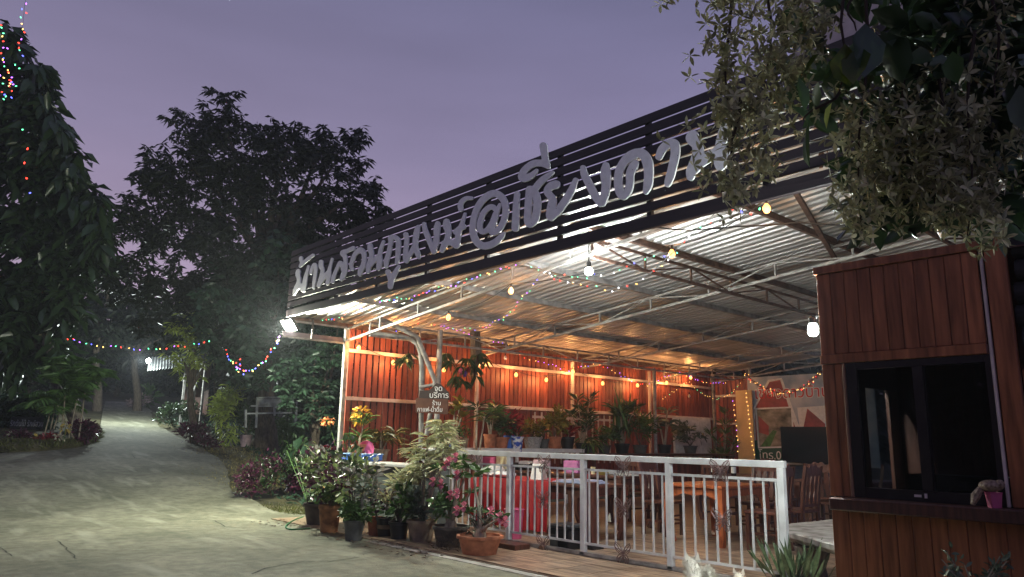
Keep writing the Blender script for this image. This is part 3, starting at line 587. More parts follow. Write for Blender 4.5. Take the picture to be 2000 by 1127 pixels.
# body: dark inside, opening added on the left for a bright strip like a reflection
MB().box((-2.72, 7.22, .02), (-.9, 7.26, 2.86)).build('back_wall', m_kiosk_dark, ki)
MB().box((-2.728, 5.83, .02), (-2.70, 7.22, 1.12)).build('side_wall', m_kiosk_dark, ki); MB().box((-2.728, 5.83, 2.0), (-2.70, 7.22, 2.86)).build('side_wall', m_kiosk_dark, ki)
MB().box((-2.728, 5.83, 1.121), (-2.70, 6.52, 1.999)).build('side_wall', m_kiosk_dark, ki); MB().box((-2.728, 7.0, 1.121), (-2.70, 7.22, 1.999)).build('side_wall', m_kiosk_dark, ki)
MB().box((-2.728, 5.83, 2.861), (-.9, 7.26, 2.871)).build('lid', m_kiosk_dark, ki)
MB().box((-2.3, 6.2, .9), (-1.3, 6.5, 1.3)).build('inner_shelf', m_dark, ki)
# log wall to the right of it
logc = thing('log_cabin', 'black log wall with pale gable boards at the right edge, above the kiosk', 'cabin', (-.9, 6.0, 2.0))
z = 2.0
while z < 3.0:
    h = .155
    MB().tube([(-1.372+random.uniform(-.02, .02), 5.93, z+h/2), (.4, 5.93, z+h/2)], [h*.52, h*.52], 10).build('log', m_log, logc); z += h+.004
MB().box((-1.40, 5.72, 3.03), (.6, 6.2, 3.13)).build('beam', mat('grey_beam', (.16, .16, .15), rough=.8), logc)
MB().box((-1.3, 5.96, .02), (.4, 6.0, 2.0)).build('backing', m_kiosk_dark, logc)
for k in range(3):
    x0 = -3.1+k*.62; MB().box((x0, 6.42, 5.16), (x0+.61, 6.45, 6.3)).build('gable_board', mat('pale_gable_board', (.60, .54, .48), rough=.7, var=.15), logc) if k == 0 else inst([c for c in logc.children if c.name.startswith('gable')][0], logc, V((.62*k, 0, 0))+org(logc))
MB().box((-3.14, 6.44, 5.10), (-.9, 6.47, 5.155)).build('gable_trim', m_slat, logc)
MB().box((-1.27, 6.46, 3.1), (-1.17, 6.56, 5.1)).build('post', m_log, logc)

# turtle ornament and pink pot on the sill
pp = thing('flower_pot', 'small square pink plastic flower pot on the kiosk sill', 'pot', (-1.595, 5.71, 1.122))
MB().lathe([(.040, 0), (.052, .10), (.055, .10), (.050, .085)], (-1.595, 5.71, 1.1225), 4).build('pot', m_pink, pp)
tu = thing('ornament', 'speckled brown turtle ornament leaning over the pink pot on the kiosk sill', 'ornament', (-1.63, 5.70, 1.23))
m_turt = mat('speckled_shell', (.17, .085, .05), rough=.5, var=.5, scale=60, col2=(.42, .30, .22), bump=.3)
MB().ball((-1.60, 5.70, 1.262), .075, 14, 8, (1, .8, .52)).build('shell', m_turt, tu)
MB().tube([(-1.655, 5.68, 1.245), (-1.69, 5.67, 1.19), (-1.71, 5.665, 1.135)], [.02, .03, .014], 8).build('flipper', m_turt, tu)
MB().ball((-1.545, 5.69, 1.275), .03, 10, 6).build('head', m_turt, tu)

# ================= lamps =================
def spot(name, loc, to, power, col, angle, blend, r, parent=None):
    l = bpy.data.lights.new(name, 'SPOT'); l.energy = power; l.color = col; l.spot_size = R_(angle); l.spot_blend = blend; l.shadow_soft_size = r
    o = bpy.data.objects.new(name, l); COL.objects.link(o); d = V(to)-V(loc)
    o.rotation_euler = d.to_track_quat('-Z', 'Y').to_euler()
    if parent is not None: o.parent = parent
    o.location = V(loc)-org(parent); return o
def point(name, loc, power, col, r, parent=None):
    l = bpy.data.lights.new(name, 'POINT'); l.energy = power; l.color = col; l.shadow_soft_size = r
    o = bpy.data.objects.new(name, l); COL.objects.link(o)
    if parent is not None: o.parent = parent
    o.location = V(loc)-org(parent); return o
def facing(d):
    d = V(d).normalized(); return d.to_track_quat('-Y', 'Z').to_matrix()
def floodlight(name, label, p, aim, power, size=(.26, .18), col=(.86, 1., .93), ang=150, blend=.6):
    p = V(p); t = thing(name, label, 'lamp', p); rot = facing(aim); w, h = size
    MB().box((-w/2, -.03, -h/2), (w/2, .035, h/2), rot, (0, 0, 0)).build('housing', m_socket, t, loc=p)
    MB().box((-w/2+.015, -.036, -h/2+.015), (w/2-.015, -.031, h/2-.015), rot, (0, 0, 0)).build('led_panel', m_cold, t, loc=p)
    MB().bar((0, .02, -h/2-.03), (0, .06, -h/2-.10), .02).build('bracket', m_steel, t, loc=p)
    point('lamp_light', p+V(aim).normalized()*.15, power, col, .08, t)
    return t
fl = floodlight('floodlight', 'square white LED floodlight lit on the arm at the left end of the signboard', at(566, 634, x=-13.5), (.10, -.75, -.65), LAMPS['flood'], (.36, .27), (.95, 1., .80), 172, .35)
lp2 = at(1588, 646, y=6.02)
fl2 = thing('led_lamp', 'bright white LED lamp fixed to the left side of the kiosk', 'lamp', lp2)
MB().lathe([(.001, -.046), (.028, -.042), (.042, -.02), (.042, .03), (.03, .06)], lp2, 14).build('globe', m_cold, fl2)
MB().lathe([(.03, .06), (.032, .11), (.015, .12)], lp2, 12).build('socket', m_socket, fl2); MB().bar(lp2+V((0, 0, .115)), lp2+V((.16, .0, .115)), .02).build('bracket', m_socket, fl2)
point('lamp_light', lp2, LAMPS['kiosk'], (.88, 1., .95), .048, fl2)
# hanging LED bulb
bp_ = at(1150, 530, y=7.42)
bl = thing('led_bulb', 'big round LED bulb lit white, hanging from the front truss', 'lamp', bp_)
MB().ball(bp_, .060, 14, 10).build('globe', m_cold, bl); MB().lathe([(.03, .06), (.032, .12), (.02, .14)], bp_, 12).build('socket', m_socket, bl)
MB().tube([bp_+V((0, 0, .13)), bp_+V((.0, .0, .46))], .008, 6).build('cord', m_wire, bl)
point('lamp_light', bp_-V((0, 0, .0)), LAMPS['bulb'], (.95, 1., .97), .07, bl)
bl.children[0].visible_shadow = True
for c in bl.children:
    if c.name.startswith('globe'): c.visible_shadow = True

# warm edison bulbs
def edison(t, p, lit, power):
    p = V(p)
    s = MB().lathe([(.014, .03), (.016, .075), (.010, .085)], p, 8).build('socket', m_socket, t)
    MB().lathe([(.001, -.080), (.026, -.070), (.043, -.035), (.038, -.004), (.014, .03)], p, 10).build('bulb', m_bulbwarm if lit else m_clear, t)
    if lit: point('bulb_light', p-V((0, 0, .03)), power, (1, .44, .14), .062, t)
w1 = [at(px, py, x=-13.17) for px, py in ((701, 677), (768, 706), (867, 720), (953, 708), (1008, 730), (1067, 740), (1119, 724), (1177, 747), (1245, 751), (1302, 746), (1349, 736))]
ed = thing('edison_string', 'string of warm filament bulbs hanging along the red plank wall', 'string lights', w1[0])
def cable(pts, sag, r, m, parent, n=6, name='cable'):
    q = []
    for i in range(len(pts)-1):
        a, b = V(pts[i]), V(pts[i+1])
        for k in range(n): t = k/n; q.append(a.lerp(b, t)-V((0, 0, 4*sag*t*(1-t))))
    q.append(V(pts[-1])); MB().tube(q, r, 5).build(name, m, parent); return q
cable([at(683, 640, x=-13.1)]+[p+V((0, 0, .085)) for p in w1]+[at(1390, 735, x=-13.1)], .07, .006, m_wire, ed)
for i, p in enumerate(w1): edison(ed, p, True, LAMPS['warm'])
for px, py in ((987, 697), (1346, 772)):
    p = at(px, py, x=-12.9); edison(ed, p, False, 0)
w2 = [at(773, 655, y=8.3), at(876, 617, y=7.35), at(998, 565, y=7.25), at(1312, 492, y=7.25), at(1497, 403, y=7.0)]
ed2 = thing('edison_string', 'string of warm filament bulbs strung under the front edge of the metal roof', 'string lights', w2[0])
cable([p+V((0, 0, .085)) for p in w2], .10, .006, m_wire, ed2, 10)
for p in w2: edison(ed2, p, True, LAMPS['warm']*.8)
# fairy lights
fbulb = []
for m in FAIRY:
    me_ = MB().lathe([(.001, -.018), (.010, -.012), (.010, .006), (.004, .016)], (0, 0, 0), 6).build('fairy_bulb', m, None); fbulb.append(me_.data); ORG.pop(me_); bpy.data.objects.remove(me_)
def fairy(label, pts, step, colors, wire=m_wire, r=.004, jit=.03, size=1., group=None):
    pts = [V(p) for p in pts]
    t = thing('fairy_lights', label, 'fairy lights', pts[0], group); MB().tube(pts, r, 4).build('cable', wire, t)
    acc = 0; k = 0
    for i in range(len(pts)-1):
        a, b = pts[i], pts[i+1]; L_ = (b-a).length; s = step-acc
        while s < L_:
            p = a.lerp(b, s/L_)+V((random.uniform(-jit, jit), random.uniform(-jit, jit), -.015+random.uniform(-jit, jit)))
            o = bpy.data.objects.new('fairy_bulb', fbulb[random.choice(colors) if k % 2 else colors[k//2 % len(colors)]]); COL.objects.link(o); o.parent = t; o.location = p-org(t)
            o.scale = (size*.68,)*3; o.rotation_euler = (random.uniform(-1.2, 1.2), random.uniform(-1.2, 1.2), 0); k += 1; s += step
        acc = L_-(s-step)
    return t
def pxs(l, **k): return [at(px, py, **k) for px, py in l]
def pxd(l, d0, d1): return [at(px, py, d=d0+(d1-d0)*i/(len(l)-1)) for i, (px, py) in enumerate(l)]
ALLC = [0, 1, 2, 3, 4]
fairy('coloured fairy lights running under the left half of the signboard', pxs([(585, 622), (620, 628), (652, 624), (672, 618), (692, 603), (735, 586), (776, 582), (800, 583), (822, 572), (850, 563), (882, 556), (905, 549), (940, 536), (985, 524), (1010, 515)], y=6.95), .11, ALLC, size=1.1)
fairy('pale wired fairy lights in a deep swag below the white LED bulb', pxs([(1028, 514), (1060, 530), (1100, 547), (1150, 561), (1195, 564), (1235, 553), (1270, 534), (1296, 510), (1320, 488), (1345, 462), (1370, 440), (1392, 421)], y=6.95), .13, [2, 5, 0, 5, 3], m_wirew, .007)
fairy('pale wired fairy lights in a shallow swag behind the white LED bulb', pxs([(1040, 518), (1085, 537), (1140, 541), (1190, 529), (1240, 515), (1275, 501), (1308, 492)], y=7.15), .14, [1, 5, 0, 2], m_wirew, .006)
fairy('fairy lights dropping from the front truss back towards the plank wall', pxd([(1058, 528), (1042, 555), (1020, 581), (1000, 605), (980, 622), (955, 633), (925, 641), (890, 640), (850, 632)], 11.6, 16.), .16, ALLC, m_wirew, .005)
fairy('short fairy light string with red and blue bulbs near the hanging vine', pxs([(1392, 421), (1412, 402), (1432, 408), (1452, 413), (1472, 409), (1490, 400)], y=6.9), .13, [0, 1, 2, 3], size=1.3)
fairy('violet and blue fairy lights looped along the top of the plank wall', pxs([(735, 636), (760, 645), (795, 640), (825, 628), (905, 648), (1000, 676), (1015, 690), (1045, 704), (1080, 713), (1112, 722), (1165, 708), (1195, 722), (1230, 740), (1262, 752), (1300, 735), (1330, 728), (1365, 742), (1395, 748), (1420, 745)], x=-12.62), .15, [4, 1, 4, 0, 3], size=1.1)
fairy('wiry fairy lights drooping in the back corner beside the yellow board', pxs([(1290, 780), (1325, 757), (1345, 744), (1370, 768), (1400, 778), (1432, 765), (1445, 748), (1458, 738)], x=-12.4), .14, [3, 2, 3], size=.9)
fairy('vertical row of amber lights down the right edge of the yellow board', pxs([(1457, 758), (1460, 790), (1464, 830), (1469, 865), (1474, 893)], y=20.25), .13, [3], m_wirew, .003, .012, 1.5)
fairy('vertical row of violet and amber lights down the left edge of the yellow board', pxs([(1430, 772), (1434, 800), (1439, 840), (1442, 888)], y=20.25), .15, [4, 3, 3], m_wirew, .003, .02, 1.4)
gar = pxs([(1452, 722), (1466, 741), (1488, 756), (1518, 766), (1545, 766), (1570, 756), (1590, 739), (1604, 724)], y=20.3)
gt = fairy('sagging red tinsel garland with amber lights across the top of the banner', gar, .07, [3, 3, 0], m_wire, .006, .05, 1.3)
P_ = []
for i in range(len(gar)-1):
    for k in range(60): P_.append(gar[i].lerp(gar[i+1], random.random()))
leaves('tinsel', P_, rdir(len(P_), 0), .09, .012, m_leafr, gt, droop=.2, lo=True)
fairy('fairy light string swagged across the road between the trees', pxd([(128, 657), (150, 666), (200, 675), (260, 681), (320, 680), (370, 673), (412, 665)], 22, 18.5), .27, ALLC, size=1.9, jit=.04)
fairy('fairy light string hung in the garden left of the LED floodlight', pxd([(440, 678), (446, 695), (455, 708), (468, 720), (485, 724), (503, 717), (517, 704), (528, 688), (540, 668), (550, 652)], 18, 14.6), .15, ALLC, size=1.6)
fairy('small knot of fairy lights wound on a garden post', pxd([(458, 692), (470, 700), (460, 708), (474, 712), (462, 718), (476, 722), (466, 727), (482, 730)], 17.5, 17.5), .14, ALLC, size=1.7)
fairy('fairy light string hanging down from above into the big-leaved tree', pxd([(52, -15), (48, 12), (45, 45), (42, 75), (38, 110), (32, 138)], 23.4, 23.4), .16, ALLC, size=2.6, jit=.08)
fairy('tangle of fairy lights in the top of the big-leaved tree', pxd([(-10, 20), (2, 60), (12, 100), (0, 120), (22, 140), (5, 150), (30, 155), (8, 165), (34, 168), (14, 178), (2, 190), (22, 186)], 23.2, 23.2), .13, ALLC, size=2.6, jit=.1)
fairy('sparse fairy lights trailing down the front of the big-leaved tree', pxd([(40, 225), (46, 262), (52, 285), (48, 330), (56, 374), (53, 395)], 23.3, 23.3), .5, [2, 0, 1, 0], size=3.2, jit=.06)
# black power cable under the roof
pc = cable([at(1265, 440, y=7.1), at(1330, 449, y=7.2), at(1440, 442, y=7.4), at(1560, 434, y=7.7), at(1680, 440, y=7.9), at(1780, 445, y=8.)], .01, .011, m_wire, None, name='power_cable')
tag(COL.objects[-1] if False else bpy.data.objects['power_cable'], 'black power cable slung under the metal roof above the kiosk', 'cable')

# ================= back of the restaurant: banner, board, television =================
def text(s, size, m, parent, loc, name='lettering', rx=90, depth=.004, align='LEFT', offset=0., rz=0., name2=None, sx=1.):
    cu = bpy.data.curves.new('t', 'FONT'); cu.body = s; cu.size = size; cu.extrude = depth; cu.align_x = align; cu.offset = offset
    o = bpy.data.objects.new('t', cu); COL.objects.link(o); me = bpy.data.meshes.new_from_object(o.evaluated_get(bpy.context.evaluated_depsgraph_get()))
    bpy.data.objects.remove(o); me.transform(Matrix.Diagonal((sx, 1, 1, 1))); me.transform(Matrix.Rotation(R_(rx), 4, 'X')); me.transform(Matrix.Rotation(rz, 4, 'Z'))
    me.materials.clear(); me.materials.append(m); o = bpy.data.objects.new(name, me); COL.objects.link(o); o.parent = parent; o.location = V(loc)-org(parent); return o
ban = thing('banner', 'large printed banner with red Thai lettering and red roofed houses', 'banner', (-12.05, 20.6, 1.0))
m_bsky = mat('banner_sky', (.26, .42, .66), rough=.5, var=.35, scale=1.4, col2=(.66, .69, .72)); m_bred = mat('banner_red', (.30, .05, .055), rough=.5, var=.3, scale=5); m_bwhite = mat('banner_white', (.80, .80, .80), rough=.5, var=.12)
m_bgreen = mat('banner_green', (.012, .085, .06), rough=.5, var=.2); m_bphoto = mat('banner_photo', (.10, .14, .06), rough=.5, var=.8, scale=3.2, col2=(.42, .38, .32), stretch=(1, 1, 1.5)); m_bred2 = mat('banner_text_red', (.60, .03, .03), rough=.5, var=.1)
m_bgrass = mat('banner_lawn', (.05, .16, .04), rough=.5, var=.5, scale=12)
MB().box((-12.06, 20.60, .95), (-8.3, 20.62, 3.52)).build('sheet', m_bsky, ban)
def poly(pts, y, m, name='print'):
    n = len(pts); mb = MB(); mb.v = [(x, y, z) for x, z in pts]+[(x, y+.001, z) for x, z in pts]
    mb.f = [tuple(range(n))]+[tuple(range(n, 2*n))[::-1]]+[(i, (i+1) % n, n+(i+1) % n, n+i) for i in range(n)]
    return mb.build(name, m, ban)
bx = lambda px, py: (lambda p: (p.x, p.z))(at(px, py, y=20.6))
poly([bx(*p) for p in ((1470, 800), (1500, 742), (1527, 738), (1572, 862), (1475, 868))], 20.597, m_bwhite); poly([bx(*p) for p in ((1474, 800), (1503, 746), (1524, 742), (1562, 862), (1477, 866))], 20.594, m_bred)
poly([bx(*p) for p in ((1557, 796), (1612, 792), (1612, 870), (1566, 872))], 20.5965, m_bwhite); poly([bx(*p) for p in ((1568, 842), (1577, 798), (1612, 828), (1612, 872), (1562, 872))], 20.593, m_bred)
poly([bx(*p) for p in ((1472, 860), (1615, 856), (1615, 905), (1474, 902))], 20.5905, m_bgreen)
poly([bx(*p) for p in ((1475, 797), (1548, 794), (1553, 874), (1481, 876))], 20.588, m_bwhite); poly([bx(*p) for p in ((1479, 800), (1545, 797), (1549, 871), (1484, 873))], 20.585, m_bphoto)
poly([bx(*p) for p in ((1482, 812), (1502, 832), (1502, 850), (1483, 845))], 20.582, m_bred); poly([bx(*p) for p in ((1486, 872), (1510, 840), (1518, 842), (1505, 872))], 20.5815, m_bgrass)
x_, z_ = bx(1474, 779)
text('เชียงดาวบ้านสวน', .46, m_bwhite, ban, (x_-.0, 20.578, z_), depth=.001, offset=.022, sx=1.0); text('เชียงดาวบ้านสวน', .46, m_bred2, ban, (x_, 20.574, z_), depth=.001)
x_, z_ = bx(1483, 896); text('โทร.09', .34, m_bwhite, ban, (x_, 20.576, z_), depth=.002)
yb = thing('notice_board', 'plain tall yellow board standing left of the printed banner', 'board', (-12.05, 20.42, .02))
MB().box((-12.36, 20.40, .03), (-11.81, 20.425, 3.12)).build('board', m_tan, yb, bevel=.004)
for x in (-12.33, -11.84): MB().box((x-.015, 20.426, .03), (x+.015, 20.46, 3.1)).build('batten', m_rail, yb)
tv = thing('television', 'large black flat television on a stand in front of the printed banner', 'television', (-9.8, 19.5, .02))
MB().box((-10.46, 19.48, 1.03), (-8.6, 19.54, 2.0)).build('screen', mat('dark_screen', (.006, .008, .014), rough=.12, spec=.6), tv, bevel=.008)
MB().box((-9.9, 19.55, .05), (-9.2, 19.6, 1.4)).build('stand', m_black, tv); MB().box((-10.1, 19.3, .02), (-9.0, 19.8, .06)).build('foot', m_black, tv)

# ================= small signs, pipes, hanging things =================
sv = thing('service_plaque', 'pentagon shaped dark wooden plaque with white Thai words above the coffee sign', 'sign', (-12.3, 9.0, 2.35))
def facing_plate(t, c, w, pts, m, name):
    """flat plate with thickness facing the road, outline pts in metres (right, up) round c"""
    c = V(c); r = V((.78, .62, 0)).normalized(); u = V((0, 0, 1)); nrm = r.cross(u)
    n = len(pts); mb = MB(); mb.v = [tuple(c+r*a+u*b) for a, b in pts]+[tuple(c+r*a+u*b-nrm*w) for a, b in pts]
    mb.f = [tuple(range(n)), tuple(range(n, 2*n))[::-1]]+[(i, n+i, n+(i+1) % n, (i+1) % n) for i in range(n)]
    return mb.build(name, m, t), r, nrm
c1 = at(848, 768, d=14.55)
_, rr, nn = facing_plate(sv, c1, .03, [(-.31, -.13), (.31, -.13), (.30, .01), (.12, .18), (.04, .20), (-.10, .06), (-.30, .05)], mat('dark_plaque', (.035, .022, .02), rough=.6, var=.3), 'plate')
ang = math.atan2(rr.y, rr.x)
text('จุด', .15, m_wtxt, sv, c1-rr*.0+V((0, 0, .045))+nn*.006, rz=ang, depth=.003); text('บริการ', .155, m_wtxt, sv, c1-rr*.10+V((0, 0, -.09))+nn*.006, rz=ang, depth=.003)
cs = thing('coffee_sign', 'brown wooden sign with white Thai words for coffee on the white pipe posts', 'sign', (-12.3, 9.0, 2.0))
c2 = at(844, 792, d=14.5)
facing_plate(cs, c2, .03, [(-.33, -.14), (.32, -.17), (.32, .12), (-.34, .145)], mat('brown_plaque', (.10, .038, .022), rough=.6, var=.35, scale=6), 'plate')
text('ร้าน', .12, m_wtxt, cs, c2+rr*.0+V((0, 0, .005))+nn*.006, rz=ang, depth=.003); text('กาแฟ-น้ำดื่ม', .125, m_wtxt, cs, c2-rr*.30+V((0, 0, -.12))+nn*.006, rz=ang, depth=.003, sx=.86)
pt_ = thing('pipe_post', 'pair of bent white pipes rising behind the coffee sign and curving to the truss', 'pipe', (-12.4, 9.0, 1.1))
def pp_(l, d): return [at(px, py, d=d) for px, py in l]
MB().tube(pp_([(822, 880), (823, 800), (824, 720), (822, 690), (816, 672), (803, 662), (785, 658), (760, 655), (725, 650)], 14.9), .055, 10).build('pipe', m_steel, pt_)
MB().tube(pp_([(833, 850), (846, 780), (850, 745), (838, 715), (824, 680), (815, 658), (790, 645), (760, 630), (735, 622)], 14.8), .05, 10).build('pipe', m_steel, pt_)
MB().tube(pp_([(820, 757), (845, 752), (856, 752)], 14.8), .035, 8).build('pipe_joint', m_steel, pt_)
# dead trunk with hanging orchids
hp = thing('hanging_orchids', 'dark hanging trunk with orchids and dangling ornaments in front of the red planks', 'plant', at(920, 700, x=-12.75))
MB().tube([at(927, 640, x=-12.75), at(930, 690, x=-12.75), at(925, 740, x=-12.75)], [.11, .13, .05], 8).build('trunk', m_bark, hp)
P_, D_ = [], []
for px, py in ((912, 700), (935, 690), (925, 715), (900, 715), (880, 705), (872, 690), (930, 735), (890, 735), (945, 700), (905, 745), (790, 700), (800, 690)):
    a, b = whorl(at(px, py, x=-12.65), 12, -.4); P_.append(a); D_.append(b)
leaves('leaf_tuft', np.vstack(P_), np.vstack(D_), .26, .07, m_leafd, hp, droop=.5)
for k, (px, py) in enumerate(((900, 725), (908, 730), (915, 722), (943, 715))):
    MB().ball(at(px, py, x=-12.55), .045, 8, 6, (1, 1, 1.6)).build('ornament', [m_pink, mat('violet_glass', (.08, .04, .25)), m_leafr, m_leafo][k], hp)

# ================= shelf and its plants =================
sh = thing('plant_shelf', 'long white shelf along the plank wall with potted plants on it', 'shelf', (-12.7, 11.6, .02))
MB().box((-13.0, 9.35, 1.235), (-12.5, 13.7, 1.325)).build('shelf_board', m_whitetop, sh, bevel=.006)
for y in (9.5, 11.5, 13.5): MB().box((-12.95, y-.03, .02), (-12.89, y+.03, 1.234)).build('leg', m_whitetop, sh); MB().box((-12.58, y-.03, .02), (-12.52, y+.03, 1.234)).build('leg', m_whitetop, sh)
b2 = thing('plant_bench', 'low dark bench along the plank wall carrying the tall plants', 'bench', (-12.7, 16.8, .02))
MB().box((-13.0, 13.85, 1.16), (-12.35, 20.2, 1.22)).build('bench_top', m_furnd, b2)
for y in (14.0, 17, 20): MB().box((-12.9, y-.04, .02), (-12.82, y+.04, 1.159)).build('leg', m_furnd, b2); MB().box((-12.5, y-.04, .02), (-12.42, y+.04, 1.159)).build('leg', m_furnd, b2)
def pot_prof(r, h, taper=.75): return [(r*taper, 0), (r*.97, h*.86), (r*1.06, h*.87), (r*1.06, h), (r*.93, h), (r*.9, h*.9), (.001, h*.88)]
def potted(label, base, r, h, mt, grow, name='potted_plant', group=None, n=18, wav=0, cat='plant'):
    base = V(base); t = thing(name, label, cat, base, group)
    MB().lathe(pot_prof(r, h)[:6], base, n, wav).build('pot', mt, t); MB().lathe([(r*.905, h*.86), (.001, h*.9)], base, 12).build('soil', m_soil, t)
    grow(t, base+V((0, 0, h*.88))); return t
def clumps(c, r, n, k=7, surf=.3):
    """n points gathered in k uneven clumps inside an ellipsoid"""
    cs, _ = blob(c, np.array(r)*.72, k, .3); P = []; wt = rng.uniform(.5, 1.5, k); wt /= wt.sum()
    for q, w_ in zip(cs, wt): P.append(blob(q, np.array(r)*rng.uniform(.38, .62), max(3, int(n*w_)), surf)[0])
    P = np.vstack(P); return P, P-np.asarray(c, float)
def bush(hh, rad, n, L, Wd, m, stem=True, up=.4, droop=.3, cen=.6):
    def f(t, b):
        if stem:
            mb = MB()
            for k in range(5):
                a = random.uniform(0, 6.28); e_ = b+V((math.cos(a)*rad*.5, math.sin(a)*rad*.5, hh*random.uniform(.6, .95))); mb.tube([b, b.lerp(e_, .5)+V((random.uniform(-.03, .03),)*3), e_], [.012, .009, .004], 5)
            mb.build('stem', m_bark, t)
        ms = m if isinstance(m, (list, tuple)) else [m]
        for q in ms:
            P, D = clumps(b+V((0, 0, hh*cen)), (rad, rad, hh*.5), n//len(ms)); D = D/max(rad, .05)*.7+rdir(len(P), up)
            leaves('foliage', P, D, rng.uniform(.6, 1.2, len(P))*L, Wd, q, t, droop=droop*L*2)
    return f
def rosettes(pts, n, L, Wd, m, tilt=.5, droop=.7, stem=.012, stemm=None):
    """stems from the pot, each ending in a rosette; pts = (dx, dy, dz)"""
    def f(t, b):
        mb = MB(); Ps, Ds = [], []
        for p in pts:
            e_ = b+V(p); mb.tube([b+V((p[0]*.1, p[1]*.1, 0)), b.lerp(e_, .55)+V((0, 0, p[2]*.08)), e_], [stem*1.4, stem*1.1, stem], 6)
            a, d = whorl(e_, n, tilt); a = a + d*0 + np.array([0, 0, 1])*rng.uniform(-.12, .04, (n, 1)); Ps.append(a); Ds.append(d)
        mb.build('stem', stemm or m_barkp, t); n_ = n*len(pts)
        leaves('foliage', np.vstack(Ps), np.vstack(Ds), rng.uniform(.75, 1.1, n_)*L, Wd, m, t, droop=droop*L)
    return f
S_ = lambda px, py, z=1.326: (lambda p: V((p.x, p.y, z)))(at(px, py, x=-12.72))
def R3(k, rad, z0, z1): return [(random.uniform(-rad, rad), random.uniform(-rad, rad), random.uniform(z0, z1)) for _ in range(k)]
potted('small green plant in a terracotta box pot beside the draped rag', S_(893, 866), .14, .17, m_terra, bush(.3, .15, 60, .16, .03, m_leafm), n=4)
potted('little green plant in a straight tan pot on the white shelf', S_(906, 866), .10, .20, m_terra2, bush(.22, .1, 40, .12, .03, m_leafm))
potted('palm like plant in a tall terracotta pot on the white shelf', S_(957, 866), .15, .30, m_terra, rosettes([(0, 0, .5), (.05, .1, .62), (-.05, -.1, .4)], 22, .42, .045, m_leafm))
potted('dense dark bush in a wide orange bowl on the white shelf', S_(978, 866), .19, .24, m_terra, bush(.6, .26, 220, .2, .05, m_leafd))
potted('reddish croton in a dark blue pot behind the blue and white jar', S_(996, 866), .14, .28, m_blue, bush(.6, .27, 150, .2, .05, m_leafr))
blue_w = mat('blue_white_porcelain', (.05, .11, .50), rough=.15, var=.1, scale=9, col2=(.72, .74, .78), contrast=(.45, .55))
potted('spiky green plant in a blue and white porcelain jar', (-12.53, at(1010, 866, x=-12.53).y, 1.326-.08), .14, .34, blue_w, rosettes([(0, 0, .12)], 18, .34, .03, m_leafd, .9))
potted('mottled croton in a pale scalloped planter on the white shelf', S_(1040, 866), .22, .26, mat('pale_cement_pot', (.32, .31, .30), rough=.9, var=.3, scale=25, bump=.3), bush(.42, .28, 160, .18, .05, m_leafo), wav=.04, n=30)
potted('small dark plant in a plain grey pot on the white shelf', S_(1062, 866), .13, .22, m_potgrey, bush(.36, .16, 70, .18, .05, m_leafd))
potted('bright yellow croton in a tan clay pot on the white shelf', S_(1083, 866), .17, .28, m_terra, bush(.65, .34, 190, .23, .06, m_leafo, up=.5))
potted('reddish bromeliad in a dark blue pot at the right end of the white shelf', S_(1108, 866), .18, .28, m_potblack, rosettes([(0, 0, .1), (.1, 0, .2)], 24, .4, .05, m_leafr, .8))
potted('tall dark dracaena thicket just right of the end of the white shelf', S_(1138, 866, 1.221), .18, .25, m_potblack, rosettes(R3(12, .24, .35, 1.25), 22, .36, .036, m_leafd, .8, .6))
potted('trailing fern hanging from the left end of the dark bench', S_(1150, 870, 1.221), .16, .2, m_potgrey, rosettes([(0, 0, .2), (.1, .1, .15), (.1, -.1, .1)], 30, .6, .035, m_leafm, .4, 1.4))
potted('low leafy plant between the two tall thickets on the dark bench', S_(1180, 866, 1.221), .17, .2, m_potgrey, bush(.4, .3, 120, .26, .05, m_leafm))
potted('tall thicket with snake plant blades in the middle of the dark bench', S_(1215, 866, 1.221), .2, .25, m_potblack, lambda t, b: (rosettes(R3(9, .38, .3, 1.0), 22, .42, .045, m_leafd, .8, .6)(t, b), leaves('blades', np.tile(np.array(b)[None], (14, 1))+rng.normal(size=(14, 3))*[.2, .2, 0], rng.normal(size=(14, 3))*[.12, .12, 0]+[0, 0, 1], rng.uniform(1.2, 1.75, 14), .07, m_leafm, t, droop=.02)))
potted('bushy fern right of the tall snake plant thicket on the dark bench', S_(1250, 866, 1.221), .2, .22, m_potgrey, bush(.85, .45, 420, .24, .035, m_leafm))
potted('pale stemmed rubber plant in a black pot right of the steel column', S_(1298, 866, 1.221), .19, .24, m_potblack, rosettes([(.05, .1, .95), (-.1, -.15, .65), (0, .2, .6)], 14, .5, .09, m_leafg, .6, .8, .022))
potted('round grey leaved bush in front of the white corrugated sheet', S_(1348, 866, 1.221), .2, .22, m_potgrey, bush(.6, .5, 260, .2, .06, m_leafg))
potted('tall wispy bamboo like plant in the back corner left of the yellow board', V((-12.75, 20.2, .02)), .2, .3, m_potblack, lambda t, b: rosettes(R3(16, .28, .6, 2.2), 16, .4, .03, m_leafm, .9, .4)(t, b))
potted('slim cordyline with a tuft on a thin stem in front of the white shelf', V((at(930, 880, x=-12.35).x, at(930, 880, x=-12.35).y, .02)), .14, .25, m_potblack, rosettes([(0, 0, 1.95), (.12, .1, 1.75)], 26, .48, .035, m_leafd, .5, .7, .018))
potted('yellow green large leaved plant behind the coffee sign', S_(885, 872), .13, .1, m_terra2, rosettes([(0, 0, .7), (.1, .12, .55), (-.05, .2, .85)], 9, .3, .1, m_leafo, .6, .7))
yfl = at(696, 880, x=-13.1)
